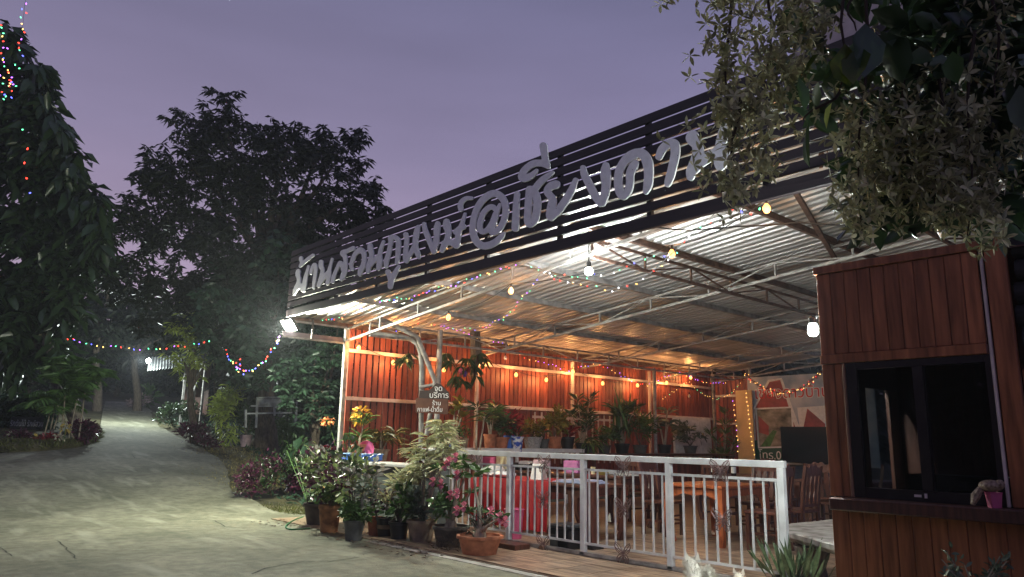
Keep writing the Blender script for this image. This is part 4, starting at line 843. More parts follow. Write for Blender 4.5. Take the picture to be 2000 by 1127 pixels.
potted('yellow flowered bromeliad in a large clay pot at the corner of the plank wall', V((yfl.x+.1, yfl.y, 1.056)), .2, .32, m_terra, lambda t, b: (rosettes([(0, 0, .2), (.05, .05, .5)], 30, .5, .04, m_leafm, .8, .8)(t, b), leaves('flowers', *blob(b+V((0, 0, .62)), (.13, .13, .16), 60), .11, .05, leafmat('yellow_flower', (.75, .42, .05)), t)))
fe = at(742, 880, x=-13.0)
potted('brownish fern with arching fronds on the counter by the plank wall', V((fe.x, fe.y, 1.06)), .18, .22, m_terra2, rosettes([(0, 0, .3), (.2, .2, .35), (-.15, .2, .25), (.2, -.1, .3)], 34, .5, .03, leafmat('brown_fern', (.11, .10, .03)), .6, 1.1))
# rag over a blue pot
rg = thing('rag', 'pale pink rag draped over a blue bucket beside the white pole', 'rag', S_(872, 866))
pr = S_(872, 872)+V((.12, 0, 0)); mb = MB(); nn_ = 26
for j, (r, z) in enumerate(((.02, .34), (.13, .335), (.17, .29), (.19, .18), (.20, .05))):
    for k in range(nn_):
        a = 2*math.pi*k/nn_; q = r*(1+(.10*j/4)*math.sin(5*a+j*.4)); mb.v.append((pr.x+q*math.cos(a), pr.y+q*math.sin(a), pr.z+z-.05*(j == 4)*math.sin(3*a)))
for j in range(4):
    for k in range(nn_): k2 = (k+1) % nn_; mb.f.append((j*nn_+k, j*nn_+k2, (j+1)*nn_+k2, (j+1)*nn_+k))
mb.f.append(tuple(range(nn_))); mb.sm = True; mb.build('cloth', m_cloth, rg)
bk = thing('bucket', 'blue bucket under the pale pink rag on the white shelf', 'bucket', pr); MB().lathe([(.12, 0), (.155, .29), (.15, .3), (.14, .29), (.11, .02)], pr, 16).build('body', m_blue, bk)

# things on the counter
ct = 1.056
bs = thing('basket', 'light blue plastic basket of dishes on the white counter', 'basket', (-13.1, 7.7, ct))
MB().box((-13.32, 7.56, ct), (-12.55, 7.92, ct+.02)).build('base', m_blue, bs)
for a, b in (((-13.34, 7.54, ct+.02), (-12.53, 7.56, ct+.13)), ((-13.34, 7.92, ct+.02), (-12.53, 7.94, ct+.13)), ((-13.36, 7.54, ct+.02), (-13.34, 7.94, ct+.13)), ((-12.53, 7.54, ct+.02), (-12.51, 7.94, ct+.13))): MB().box(a, b).build('side', m_blue, bs)
MB().box((-13.38, 7.52, ct+.13), (-12.49, 7.96, ct+.145)).build('rim', mat('pale_blue_plastic', (.30, .45, .68), rough=.4), bs)
def disc(name, label, cat, c, r, m, n=(0.6, -.8, .1), th=.03):
    t = thing(name, label, cat, c); rot = V(n).to_track_quat('Z', 'Y').to_matrix(); c = V(c); mb = MB()
    mb.lathe([(r*.7, 0), (r, th), (r*.97, th*1.2), (r*.68, th*.3), (.001, th*.3)], (0, 0, 0), 20)
    mb.v = [tuple(c+rot @ V(p)) for p in mb.v]; mb.build('bowl', m, t); return t
disc('basin', 'pink plastic basin standing on edge in the blue basket', 'basin', at(716, 878, y=7.75), .17, m_pink)
disc('basin', 'pale cream tray standing on edge in the blue basket', 'basin', at(687, 884, y=7.8), .14, mat('pale_tray', (.45, .45, .32)))

# ================= potted plants in front of the counter =================
g_ = 0.006
m_leafl = leafmat('fresh_green_leaf', (.19, .29, .085), col2=(.34, .42, .17))
m_pale = leafmat('pale_pinkish_leaf', (.30, .24, .24), col2=(.42, .42, .34))
def gz(px, py): p = at(px, py, z=0); return V((p.x, p.y, g_))
potted('tall purple leaved bush in a dark clay pot, leftmost pot outside', gz(615, 1026)+V((0, .1, 0)), .30, .36, mat('dark_clay_pot', (.06, .045, .04), rough=.8, var=.4, bump=.2),
       lambda t, b: (bush(.95, .50, 560, .15, .065, [m_leafp, m_leafg, m_leafl, m_pale], up=.3)(t, b), leaves('bract', *whorl(b+V((.0, 0, .95)), 16, .5), .2, .06, m_leafr, t)))
potted('pale green drooping plant rising behind the purple bush', gz(660, 1005)+V((0, .35, 0)), .2, .3, m_potblack, rosettes([(-.1, 0, .72), (.15, 0, .8), (-.3, .1, .65), (.35, .1, .6), (.1, .15, .95), (.5, 0, .85)], 34, .34, .05, m_leafv, .6, 1.0))
potted('mixed dark bush in a mossy orange clay pot second from the left', gz(642, 1040), .18, .42, mat('mossy_clay', (.26, .12, .05), rough=.9, var=.6, scale=9, bump=.3), lambda t, b: (bush(.6, .38, 300, .14, .06, [m_leafp, m_leafl])(t, b), bush(.3, .3, 120, .13, .06, m_leafm, False)(t, b)))
potted('leafy bush with dark upper leaves in a grey plastic pot', gz(690, 1056), .155, .29, m_potgrey, lambda t, b: (bush(.42, .33, 330, .11, .05, m_leafm, cen=.45)(t, b), bush(1.15, .36, 300, .15, .06, [m_leafl, m_leafd, m_pale], True)(t, b), bush(.9, .3, 90, .12, .05, m_leafg, False)(t, b)))
potted('bare branched plant in a brown clay pot between the grey and black pots', gz(727, 1048)+V((0, .08, 0)), .16, .28, m_terra, lambda t, b: (MB().tube([b, b+V((-.12, -.05, .3)), b+V((.03, 0, .55))], [.018, .014, .008], 6).tube([b+V((-.1, -.04, .25)), b+V((.2, .1, .5))], [.012, .007], 6).build('branch', m_barkp, t), bush(.55, .3, 130, .12, .05, m_leafp, False)(t, b)))
potted('variegated plant in a black pot with a brown band', gz(752, 1050), .145, .29, m_potblack, rosettes([(0, 0, .35), (.12, .05, .55)], 20, .3, .045, m_leafv, .6, .9))
bd = MB().lathe([(.132, 0), (.139, .06)], gz(752, 1050)+V((0, 0, .13)), 18).build('pot_band', m_terra2); tag(bd, 'brown band round the black pot of the variegated plant', 'band'); 
_pp = [o for o in COL.objects if o.get('label') == 'variegated plant in a black pot with a brown band'][0]; bd.parent = _pp; bd.location = -V(_pp.location); del bd['label']; del bd['category']
potted('glossy green leaved plant in a plain black pot', gz(778, 1056), .15, .27, m_potblack, lambda t, b: (bush(.5, .26, 150, .17, .07, m_leafm, up=.5)(t, b), rosettes([(0, .1, .62), (.1, .15, .75), (-.15, .1, .66)], 34, .34, .05, m_leafv, .5, 1.1)(t, b)))
def adenium(stems, flowers, L=.16):
    def f(t, b):
        mb = MB(); Ps, Ds = [], []
        mb.tube([b-V((0, 0, .05)), b+V((0, 0, .06)), b+V((0, 0, .14))], [.10, .085, .04], 8)
        for p in stems:
            e_ = b+V(p); mb.tube([b+V((0, 0, .05)), b.lerp(e_, .35)+V((random.uniform(-.05, .05), random.uniform(-.05, .05), .06)), b.lerp(e_, .7)+V((0, 0, .03)), e_], [.035, .022, .016, .011], 6)
            a, d = whorl(e_, 16, .35); Ps.append(a); Ds.append(d)
        mb.build('stem', m_barkp, t); leaves('foliage', np.vstack(Ps), np.vstack(Ds), L, .05, m_leafm, t, droop=.05)
        for q in flowers:
            a, d = whorl(b+V(q), 5, .5); d[:, 0] = np.cos(np.arange(5)*1.257); d[:, 2] = np.sin(np.arange(5)*1.257); d[:, 1] = -.35; leaves('flower', a, d, .085, .07, m_bloom, t, droop=0, kind=None, twist=.1)
    return f
potted('big variegated drooping plant in a tan scalloped clay pot', gz(822, 1060), .215, .32, m_terra2, lambda t, b: (rosettes([(-.22, .2, .98), (.12, .25, 1.05), (-.5, .25, 1.0), (.32, .15, .88), (-.34, .3, 1.22), (.0, .35, 1.32), (.02, .3, 1.45), (-.15, .1, .84), (-.66, .3, 1.06), (.22, .3, 1.16)], 34, .33, .052, m_leafv, .25, 1.1, .012)(t, b), bush(.45, .3, 170, .13, .05, m_leafg, True)(t, b)), wav=.03, n=30)
potted('desert rose with many pink flowers in a dark pot by the gate', gz(868, 1072)+V((0, .1, 0)), .25, .30, mat('dark_stone_pot', (.075, .06, .05), rough=.9, var=.5, bump=.4), lambda t, b: (adenium([(-.25, -.05, .55), (-.05, 0, .85), (.2, -.1, .7), (.1, .1, .95), (-.35, 0, .8), (.3, .1, .5), (.4, -.05, .85)], [(-.32, -.1, .62), (-.12, -.1, .60), (.02, -.08, .92), (-.03, -.1, .86), (.20, -.1, .98), (.27, -.12, .74), (.30, -.14, .50), (-.30, -.08, .30), (.1, -.1, .46)])(t, b), bush(.45, .35, 160, .13, .06, m_leafm, False)(t, b)))
bowl = potted('desert rose with leaning flowering branch in a wide terracotta bowl with a wavy rim', gz(936, 1086), .29, .26, m_terra, lambda t, b: (adenium([(-.1, -.05, .78), (-.05, .02, .86), (.45, -.05, .28), (-.25, 0, .3), (.1, .1, .3)], [(.52, -.1, .30), (-.22, -.1, .38), (.34, -.1, .36), (-.35, -.12, .32), (.6, -.08, .26)], .17)(t, b), bush(.32, .3, 110, .12, .03, m_leafg, True)(t, b)), wav=[0, .02, .05, .05, .04, 0], n=48)
dry = thing('dry_plant', 'heap of dry grey twigs and leaves beside the terracotta bowl', 'plant', gz(890, 1078))
P_, D_ = blob(gz(895, 1076)+V((0, 0, .06)), (.42, .3, .16), 420, .2); leaves('twigs', P_, rdir(420, .2), .12, .014, leafmat('dry_leaf', (.10, .07, .045)), dry, droop=.02)
hs = thing('garden_hose', 'green garden hose curling on the concrete at the left of the pots', 'hose', gz(565, 1028))
hp_ = [gz(px, py)+V((0, 0, .014)) for px, py in ((592, 1012), (575, 1018), (562, 1026), (558, 1032), (566, 1036), (585, 1036), (610, 1034))]
q_ = []
for i in range(len(hp_)-1):
    for k in range(4):
        p0, p1, p2, p3 = hp_[max(i-1, 0)], hp_[i], hp_[i+1], hp_[min(i+2, len(hp_)-1)]; t = k/4
        q_.append(.5*((2*p1)+(p2-p0)*t+(2*p0-5*p1+4*p2-p3)*t*t+(3*p1-p0-3*p2+p3)*t**3))
MB().tube(q_, .013, 6).build('tube', mat('green_hose', (.03, .16, .06), rough=.4), hs)
pbk = thing('bucket', 'pink plastic bin standing behind the gate beside the red tablecloth', 'bucket', at(1000, 1050, z=.03)); p0 = V((-8.72, 7.95, .033))
pbk.location = p0; ORG[pbk] = p0; MB().lathe([(.12, 0), (.15, .42), (.165, .43), (.15, .44), (.14, .42), (.11, .02)], p0, 18).build('body', m_pink, pbk)

# ================= furniture =================
def table(name, label, x0, y0, x1, y1, h, m, group=None, thick=.05, scal=True, rot=0):
    t = thing(name, label, 'table', ((x0+x1)/2, (y0+y1)/2, .033), group)
    MB().box((x0, y0, h-thick), (x1, y1, h)).build('table_top', m, t, bevel=.01)
    for x, y in ((x0+.07, y0+.07), (x1-.07, y0+.07), (x1-.07, y1-.07), (x0+.07, y1-.07)):
        sx = 1 if x < (x0+x1)/2 else -1; sy = 1 if y < (y0+y1)/2 else -1
        mb = MB(); zs = (.033, .06, .2, .45, h-.18, h-thick-.002); of = (-.02, -.025, .015, .03, 0, 0); hw = (.035, .045, .035, .04, .055, .06)
        for z, o_, w in zip(zs, of, hw):
            cx, cy_ = x-sx*o_*-1*-1, y-sy*o_*-1*-1
            mb.v += [(cx-w, cy_-w, z), (cx+w, cy_-w, z), (cx+w, cy_+w, z), (cx-w, cy_+w, z)]
        for j in range(5):
            for k in range(4): mb.f.append((j*4+k, j*4+(k+1) % 4, (j+1)*4+(k+1) % 4, (j+1)*4+k))
        mb.f += [(3, 2, 1, 0), (20, 21, 22, 23)]; mb.build('leg', m, t)
    def apron(a, b, nrm):
        a, b = V(a), V(b); mb = MB(); n = 14
        for i in range(n+1):
            s = i/n; p = a.lerp(b, s); d = .10+.05*abs(2*s-1)**3 + (.012*math.cos(4*math.pi*s) if scal else 0)
            for off in (0, .025): q = p+V(nrm)*off; mb.v += [(q.x, q.y, h-thick-.003), (q.x, q.y, h-thick-d)]
        for i in range(n):
            b_ = i*4; mb.f += [(b_, b_+1, b_+5, b_+4), (b_+2, b_+6, b_+7, b_+3), (b_+1, b_+3, b_+7, b_+5), (b_, b_+4, b_+6, b_+2)]
        mb.f += [(0, 2, 3, 1), (n*4, n*4+1, n*4+3, n*4+2)]; mb.build('apron', m, t)
    e_ = .135
    apron((x0+e_, y0+.05, 0), (x1-e_, y0+.05, 0), (0, 1, 0)); apron((x0+e_, y1-.075, 0), (x1-e_, y1-.075, 0), (0, 1, 0))
    apron((x0+.05, y0+e_, 0), (x0+.05, y1-e_, 0), (1, 0, 0)); apron((x1-.075, y0+e_, 0), (x1-.075, y1-e_, 0), (1, 0, 0))
    return t
table('table', 'orange teak table with curved legs and scalloped apron just behind the gate', -7.18, 9.66, -6.14, 11.0, .90, m_furn, 'restaurant tables')
table('table', 'dark teak table at the back, between the chairs beside the kiosk', -6.9, 13.2, -5.6, 14.6, .90, m_furnd, 'restaurant tables')
table('table', 'dark teak table behind the orange table', -8.8, 12.9, -7.6, 14.4, .90, m_furnd, 'restaurant tables')
t_ = table('table', 'dark table in the middle of the restaurant under white dishes', -9.4, 10.0, -8.3, 11.0, .93, m_furnd, 'restaurant tables')
def chair(label):
    t = thing('chair', label, 'chair', (0, 0, 0), 'carved wooden restaurant chairs'); m = m_furnd
    MB().box((-.25, -.24, .50), (.25, .26, .545)).build('seat', m, t, bevel=.01)
    for x in (-.215, .215): MB().box((x-.025, -.22, .0), (x+.025, -.17, .498)).build('leg', m, t)
    for x in (-.22, .22):
        mb = MB()
        for z, y in ((0, .25), (.5, .235), (.85, .27), (1.17, .33)): mb.v += [(x-.027, y-.022, z), (x+.027, y-.022, z), (x+.027, y+.022, z), (x-.027, y+.022, z)]
        for j in range(3):
            for k in range(4): mb.f.append((j*4+k, j*4+(k+1) % 4, (j+1)*4+(k+1) % 4, (j+1)*4+k))
        mb.f += [(3, 2, 1, 0), (12, 13, 14, 15)]; mb.build('leg', m, t)
    mb = MB(); n = 16      # carved crest with a wavy top
    for i in range(n+1):
        s = i/n; x = -.192+.384*s; zt = 1.14+.05*math.sin(math.pi*s)+.018*math.cos(6*math.pi*s)
        for y in (.30, .335): mb.v += [(x, y, 1.03), (x, y, zt)]
    for i in range(n):
        b_ = i*4; mb.f += [(b_, b_+4, b_+5, b_+1), (b_+2, b_+3, b_+7, b_+6), (b_+1, b_+5, b_+7, b_+3), (b_, b_+2, b_+6, b_+4)]
    mb.f += [(0, 1, 3, 2), (n*4, n*4+2, n*4+3, n*4+1)]; mb.build('crest', m, t)
    for x in (-.12, 0, .12):
        mb = MB()
        for z, w, y in ((.62, .03, .245), (.72, .045, .252), (.80, .022, .262), (.90, .045, .277), (1.032, .03, .298)): mb.v += [(x-w, y, z), (x+w, y, z), (x+w, y+.02, z), (x-w, y+.02, z)]
        for j in range(4):
            for k in range(4): mb.f.append((j*4+k, j*4+(k+1) % 4, (j+1)*4+(k+1) % 4, (j+1)*4+k))
        mb.f += [(3, 2, 1, 0), (16, 17, 18, 19)]; mb.build('splat', m, t)
    MB().box((-.192, .235, .585), (.192, .262, .625)).build('back_rail', m, t)
    for z in (.18, .30): MB().box((-.19, -.205, z), (.19, -.185, z+.03)).build('stretcher', m, t)
    for x in (-.215, .215): MB().box((x-.012, -.168, .22), (x+.012, .225, .25)).build('stretcher', m, t)
    return t
spots = [((-6.62, 11.45), math.pi, 'carved chair with its back to us at the far end of the orange table', 0), ((-5.72, 10.15), -1.5, 'dark carved chair at the right side of the orange table, nearest the gate', 0), ((-5.66, 10.85), -1.6, 'dark carved chair at the right side of the orange table, farther from the gate', 0),
         ((-9.0, 11.6), 2.9, 'carved chair standing behind the dark table with white dishes', 0), ((-7.65, 10.3), 1.6, 'dark carved chair at the left side of the orange table', 0),
         ((-6.95, 12.75), 0.1, 'carved chair just right of the gate end, facing the back table', math.pi), ((-6.05, 12.8), .0, 'carved chair beside the left edge of the kiosk', math.pi), ((-7.35, 13.8), 1.57, 'dark chair between the two back tables', 0),
         ((-8.2, 14.9), math.pi, 'dark chair on the far side of the table behind the orange table', 0), ((-5.15, 12.0), -1.2, 'dark chair half hidden by the gate end post', 0), ((-7.9, 12.4), 0.2, 'dark chair on the near side of the table behind the orange table', math.pi)]
ch0 = None
for (x, y), rz, lab, fl_ in spots:
    rz = rz+fl_
    if ch0 is None: ch0 = chair(lab); ch0.location = (x, y, .033); ch0.rotation_euler.z = rz
    else: copy_tree(ch0, (x, y, .033), rz, label=lab)
ch0.rotation_euler.z = 0
# red cloth table
rt = table('table', 'dark table behind the gate half covered by the red cloth', -10.3, 8.42, -7.55, 9.25, .865, m_furnd, 'restaurant tables')
rc = thing('tablecloth', 'bright red tablecloth hanging to the floor on the table behind the gate', 'tablecloth', (-9.4, 8.4, .1))
mb = MB(); n = 60
for j, z in enumerate((.875, .872, .80, .55, .30, .12)):
    for i in range(n+1):
        s = i/n; x = -10.35+1.95*s; yy = 9.28 if j == 0 else 8.40-(.02+.035*(j-1)/4*(1+math.sin(i*1.05)+.5*math.sin(i*.37)))
        mb.v.append((x, yy, z+(.012*math.sin(i*.8) if j == 5 else 0)))
for j in range(5):
    for i in range(n): mb.f.append((j*(n+1)+i, j*(n+1)+i+1, (j+1)*(n+1)+i+1, (j+1)*(n+1)+i))
mb.sm = True; mb.build('cloth', m_red, rc)
rc2 = thing('tablecloth', 'strip of red cloth hanging at the corner of the dark table with white dishes', 'tablecloth', (-9.1, 9.95, .3))
mb = MB()
for j, z in enumerate((.937, .934, .6, .3)):
    for i in range(9): mb.v.append((-9.2+.022*i, 10.35 if j == 0 else 9.985-.01*j*(1+math.sin(i*1.4)), z))
for j in range(3):
    for i in range(8): mb.f.append((j*9+i, j*9+i+1, (j+1)*9+i+1, (j+1)*9+i))
mb.sm = True; mb.build('cloth', m_red, rc2)
pk = thing('package', 'crumpled clear plastic pack lying on the red tablecloth', 'package', (-9.9, 8.6, .878))
P_, D_ = blob((-9.75, 8.62, .93), (.36, .15, .06), 60, .3); mb = MB(); mb.ball((-9.78, 8.62, .925), .05, 16, 8, (6.5, 2.6, 1)); mb.v = [(x+random.uniform(-.02, .02), y+random.uniform(-.02, .02), z+random.uniform(-.012, .018)) for x, y, z in mb.v]; mb.build('wrapper', mat('crumpled_white_plastic', (.74, .72, .72), rough=.25, var=.2), pk)
st_ = thing('menu_stand', 'white folded card stand on the red table', 'card', (-8.9, 8.6, .878))
for s in (-1, 1): MB().box((-8.99, 8.6+.01*s, .878), (-8.72, 8.6+.012*s+.004, 1.13), Matrix.Rotation(.2*s, 3, 'X'), (-8.85, 8.6, 1.13)).build('card', m_whitetop, st_)
fo = thing('folded_plastic', 'folded bluish plastic sheets on the right half of the red table', 'cloth', (-8.2, 8.6, .875)); mb = MB()
for k in range(4): mb.box((-8.4+.05*k, 8.45, .878+k*.012), (-7.62-.04*k, 8.9, .889+k*.012))
mb.build('sheet', mat('blue_white_plastic', (.38, .42, .58), rough=.3, var=.3, scale=20), fo)
bx_ = thing('speaker_box', 'black lidded plastic box standing on the floor behind the gate', 'box', (-7.5, 7.85, .033))
MB().box((-7.72, 7.72, .033), (-7.36, 8.1, .30)).build('body', m_black, bx_, bevel=.015); MB().box((-7.74, 7.70, .302), (-7.34, 8.12, .36)).build('lid', mat('dark_grey_lid', (.03, .032, .036), rough=.3), bx_, bevel=.02); MB().box((-7.70, 7.712, .06), (-7.55, 7.719, .22)).build('mesh_panel', m_potgrey, bx_)
pl = thing('wooden_pillar', 'thick dark wooden stand pillar behind the middle of the gate', 'pillar', (-7.28, 8.12, .033))
MB().box((-7.36, 8.04, .033), (-7.2, 8.2, .94)).build('shaft', m_furnd, pl, bevel=.01); MB().box((-7.40, 8.0, .034), (-7.16, 8.24, .09)).build('foot', m_black, pl)
# clutter on a side table further back
sd = table('side_table', 'long low side table carrying tissue boxes and crockery behind the gate', -12.0, 10.1, -9.55, 10.75, .92, m_furnd, 'restaurant tables')
def bxi(name, label, cat, px0, py0, px1, py1, m, y=10.3, dp=.2, r=0):
    a = at(px0, py1, y=y); b = at(px1, py0, y=y); z0 = .9215 if y == 10.3 else a.z; t = thing(name, label, cat, ((a.x+b.x)/2, y, z0))
    MB().box((min(a.x, b.x), y, z0), (max(a.x, b.x), y+dp, z0+abs(b.z-a.z))).build('body', m, t, bevel=.012); MB().box((min(a.x, b.x)+.02, y+.02, z0+abs(b.z-a.z)), (max(a.x, b.x)-.02, y+dp-.02, z0+abs(b.z-a.z)+.012)).build('lid', m, t); return t
bxi('tissue_box', 'bright pink tissue box on the side table, left one', 'box', 942, 884, 966, 904, m_pink); bxi('storage_box', 'yellow cream plastic box on the side table', 'box', 968, 885, 988, 912, m_cream)
bxi('storage_box', 'small pale white box on a black tray of the side table', 'box', 1012, 886, 1034, 902, m_whitetop); bxi('storage_box', 'mauve pink box at the right end of the side table', 'box', 1100, 884, 1128, 906, mat('mauve', (.50, .16, .36), rough=.5))
bxi('storage_box', 'pale pink packet beside the white card stand', 'box', 1040, 888, 1062, 908, mat('pale_pink', (.62, .42, .46), rough=.5)); bxi('crate', 'dark tray crate under the pale white box', 'crate', 1000, 905, 1038, 916, m_black)
bxi('dish_rack', 'white dish rack with pink dishes at the left end of the side table', 'rack', 892, 890, 930, 912, mat('pinkish_white', (.62, .48, .48), rough=.5, var=.4, scale=40))
rk = thing('rice_cooker', 'round white lidded cooker on the table left of the red cloth', 'cooker', (-10.1, 8.62, .878)); MB().lathe([(.15, 0), (.2, .04), (.21, .12), (.15, .17), (.03, .19)], (-10.12, 8.72, .878), 20).build('body', m_whitetop, rk); MB().ball((-10.12, 8.72, 1.075), .02, 8, 6).build('knob', m_black, rk)
for k, (px, py, m, nm, lb) in enumerate(((1144, 918, m_whitetop, 'cup', 'white cup nearest the gate post on the dark table'), (1156, 918, m_bulbwarm and m_cream, 'cup', 'cream cup beside the white cup on the dark table'), (1166, 914, m_leafo, 'yellow_dish', 'yellow dish on the white tray of the dark table'))):
    c = V((-9.28+.22*k, 10.15, .932)); t = thing(nm, lb, 'cup' if k < 2 else 'dish', c); MB().lathe([(.035, 0), (.045, .13), (.04, .13), (.03, .01)] if k < 2 else [(.06, 0), (.12, .06), (.11, .065), (.05, .01)], c, 14).build('body', m if k < 2 else mat('yellow_ceramic', (.62, .5, .12)), t)
tr = thing('tray', 'long white tray on the dark table behind the gate', 'tray', (-8.9, 10.3, .932)); MB().box((-9.0, 10.28, .932), (-8.34, 10.6, .955)).build('tray_base', m_whitetop, tr); MB().box((-9.02, 10.26, .956), (-8.32, 10.28, .975)).build('rim', m_whitetop, tr)
for k, (px, lb) in enumerate(((1258, 'dark bottle with a white label on the table behind the orange table, left'), (1283, 'dark bottle with a white label on the table behind the orange table, right'))):
    c = V((-8.5+.45*k, 13.1, .902)); t = thing('bottle', lb, 'bottle', c); MB().lathe([(.045, 0), (.048, .2), (.02, .28), (.018, .34)], c, 12).build('body', mat('dark_bottle', (.02, .012, .012), rough=.1), t); MB().lathe([(.0485, .05), (.0488, .17)], c, 12).build('paper', m_whitetop, t)

# ================= live-edge slab table by the kiosk =================
sl = thing('slab_table', 'rough grey live edge slab table on a stump between gate and kiosk', 'table', (-3.7, 7.4, .02))
top = [at(px, py, z=.56) for px, py in ((1516, 1030), (1545, 1022), (1590, 1018), (1640, 1012), (1690, 1014), (1690, 1075), (1640, 1066), (1600, 1056), (1560, 1044), (1530, 1037))]
cc = sum(top, V())/len(top); mb = MB(); n = len(top)
for f_, z in ((.97, .562), (1., .55), (.98, .50), (.80, .44), (.5, .40), (.3, .385)):
    for p in top: q = cc+(p-cc)*f_; mb.v.append((q.x, q.y, z))
for j in range(5):
    for k in range(n): mb.f.append((j*n+k, (j+1)*n+k, (j+1)*n+(k+1) % n, j*n+(k+1) % n))
mb.f += [tuple(range(n)), tuple(5*n+k for k in range(n))[::-1]]
mb.build('slab', mat('weathered_slab', (.20, .17, .15), rough=.6, var=.5, scale=6, bump=.4, col2=(.42, .40, .38)), sl)
s0 = at(1588, 1090, z=.3); MB().tube([(s0.x, s0.y, .02), (s0.x, s0.y, .2), (s0.x, s0.y, .42)], [.17, .13, .2], 9).build('stump', m_bark, sl)

# snake plant in the near foreground, and the bush by the kiosk
sp_ = at(1552, 1165, z=0); sp_ = V((sp_.x, sp_.y, 0.02))
def blades(t, b):
    n = 46; P = np.tile(np.array(b)[None], (n, 1))+rng.normal(size=(n, 3))*[.11, .11, 0]; D = (P-np.array(b))*2.2+rng.normal(size=(n, 3))*[.16, .16, 0]+[0, 0, 1.]
    leaves('blade', P, D, rng.uniform(.22, .48, n), .045, leafmat('snake_leaf', (.05, .085, .035), scale=22, col2=(.12, .16, .08)), t, droop=.02, twist=.6)
potted('clump of upright snake plants in the foreground left of the kiosk', sp_, .2, .16, m_potblack, blades)
kb = at(1905, 1190, y=5.25); kb.z = max(kb.z, .02)
def kioskbush(t, b):
    n = 170; tips = [b+V((random.uniform(-.34, .3), random.uniform(-.1, .1), random.uniform(.14, .36))) for _ in range(11)]; mb = MB(); P = []
    for e_ in tips:
        mb.tube([b, b.lerp(e_, .5)+V((0, 0, .05)), e_], [.008, .006, .003], 5)
        for k in range(20): P.append(b.lerp(e_, random.uniform(.45, 1.02))+V((random.gauss(0, .015),)*3))
    mb.build('stem', m_barkp, t); leaves('foliage', P, rdir(len(P), .5), .055, .022, m_leafg, t, droop=.02)
z0 = .30; kp = at(1905, 1140, y=5.2)
potted('small light green bush in a pot in front of the kiosk boards', V((kp.x, kp.y, .01)), .2, max(.25, kp.z-.12), m_potgrey, kioskbush)

# ================= dog and cat at the bottom edge =================
def skin(name, pts, edges, radii, m, parent, sub_=2):
    me = bpy.data.meshes.new(name); me.from_pydata([tuple(V(p)-org(parent)) for p in pts], edges, []); o = bpy.data.objects.new(name, me); COL.objects.link(o)
    md = o.modifiers.new('s', 'SKIN'); o.modifiers.new('d', 'SUBSURF').levels = sub_; o.modifiers['d'].render_levels = sub_
    for v, r in zip(me.skin_vertices[0].data, radii): v.radius = (r, r) if not isinstance(r, tuple) else r
    me.skin_vertices[0].data[0].use_root = True
    r_ = bpy.data.meshes.new_from_object(o.evaluated_get(bpy.context.evaluated_depsgraph_get())); bpy.data.objects.remove(o)
    r_.name = name; r_.materials.clear(); r_.materials.append(m); r_.shade_smooth(); o = bpy.data.objects.new(name, r_); COL.objects.link(o); o.parent = parent; ORG[o] = org(parent); return o
def animal(name, label, cat, base, rz, s, furm, skinm, fur_n, fur_l):
    base = V(base); t = thing(name, label, cat, base); M_ = Matrix.Rotation(rz, 3, 'Z')
    W_ = lambda p: base+M_ @ (V(p)*s)
    pts = [(0, -.16, .17), (0, 0, .20), (0, .15, .23), (0, .22, .30), (0, .27, .37), (0, .35, .355), (0, .395, .345),      # hip, belly, chest, neck, head, muzzle, nose
           (.07, .17, .13), (.075, .18, .02), (.075, .21, .012), (-.07, .17, .13), (-.075, .18, .02), (-.075, .21, .012),
           (.075, -.13, .13), (.085, -.18, .075), (.085, -.15, .012), (-.075, -.13, .13), (-.085, -.18, .075), (-.085, -.15, .012),
           (0, -.24, .24), (0, -.27, .33), (0, -.22, .40)]
    ed = [(0, 1), (1, 2), (2, 3), (3, 4), (4, 5), (5, 6), (2, 7), (7, 8), (8, 9), (2, 10), (10, 11), (11, 12), (0, 13), (13, 14), (14, 15), (0, 16), (16, 17), (17, 18), (0, 19), (19, 20), (20, 21)]
    rd = [.085, .09, .095, .07, .075, .04, .022, .04, .026, .024, .04, .026, .024, .055, .03, .024, .055, .03, .024, .03, .035, .025]
    b = skin('body', [W_(p) for p in pts], ed, [r*s for r in rd], skinm, t)
    for sx in (-1, 1):
        mb = MB(); e0 = [(sx*.03, .25, .42), (sx*.075, .25, .41), (sx*.062, .255, .50), (sx*.05, .28, .42)]
        mb.v = [tuple(W_(p)) for p in e0]; mb.f = [(0, 1, 2), (1, 3, 2), (3, 0, 2), (0, 3, 1)]; mb.build('ear', skinm, t)
        mb = MB(); mb.ball(W_((sx*.032, .325, .395)), .011*s, 8, 6); mb.build('eye', m_black, t)
    MB().ball(W_((0, .415, .35)), .014*s, 8, 6).build('nose', m_black, t)
    vs = np.array([tuple(v.co) for v in b.data.vertices])+np.array(base); ns = np.array([tuple(v.normal) for v in b.data.vertices])
    keep = vs[:, 2] > base.z+.06*s; vs, ns = vs[keep], ns[keep]; k = rng.integers(0, len(vs), fur_n)
    leaves('fur', vs[k]+rng.normal(size=(fur_n, 3))*.006*s, ns[k]+rng.normal(size=(fur_n, 3))*.45+[0, 0, .2], fur_l*rng.uniform(.6, 1.2, fur_n), .004, furm, t, droop=.006, lo=True)
    return t
m_fur = mat('white_fur', (.58, .54, .47), rough=.9, var=.15); m_furc = mat('cream_fur', (.56, .49, .41), rough=.9, var=.2)
dp = at(1368, 1112, z=.36); animal('dog', 'fluffy white dog standing in front of the gate, only its back in the picture', 'dog', (dp.x, dp.y, .012), .9, .95, m_fur, m_fur, 5000, .055)
cp = at(1443, 1128, z=.30); animal('cat', 'cream coloured cat with upright ears beside the fluffy white dog', 'cat', (cp.x, cp.y, .012), .55, .72, m_furc, m_furc, 3000, .02)

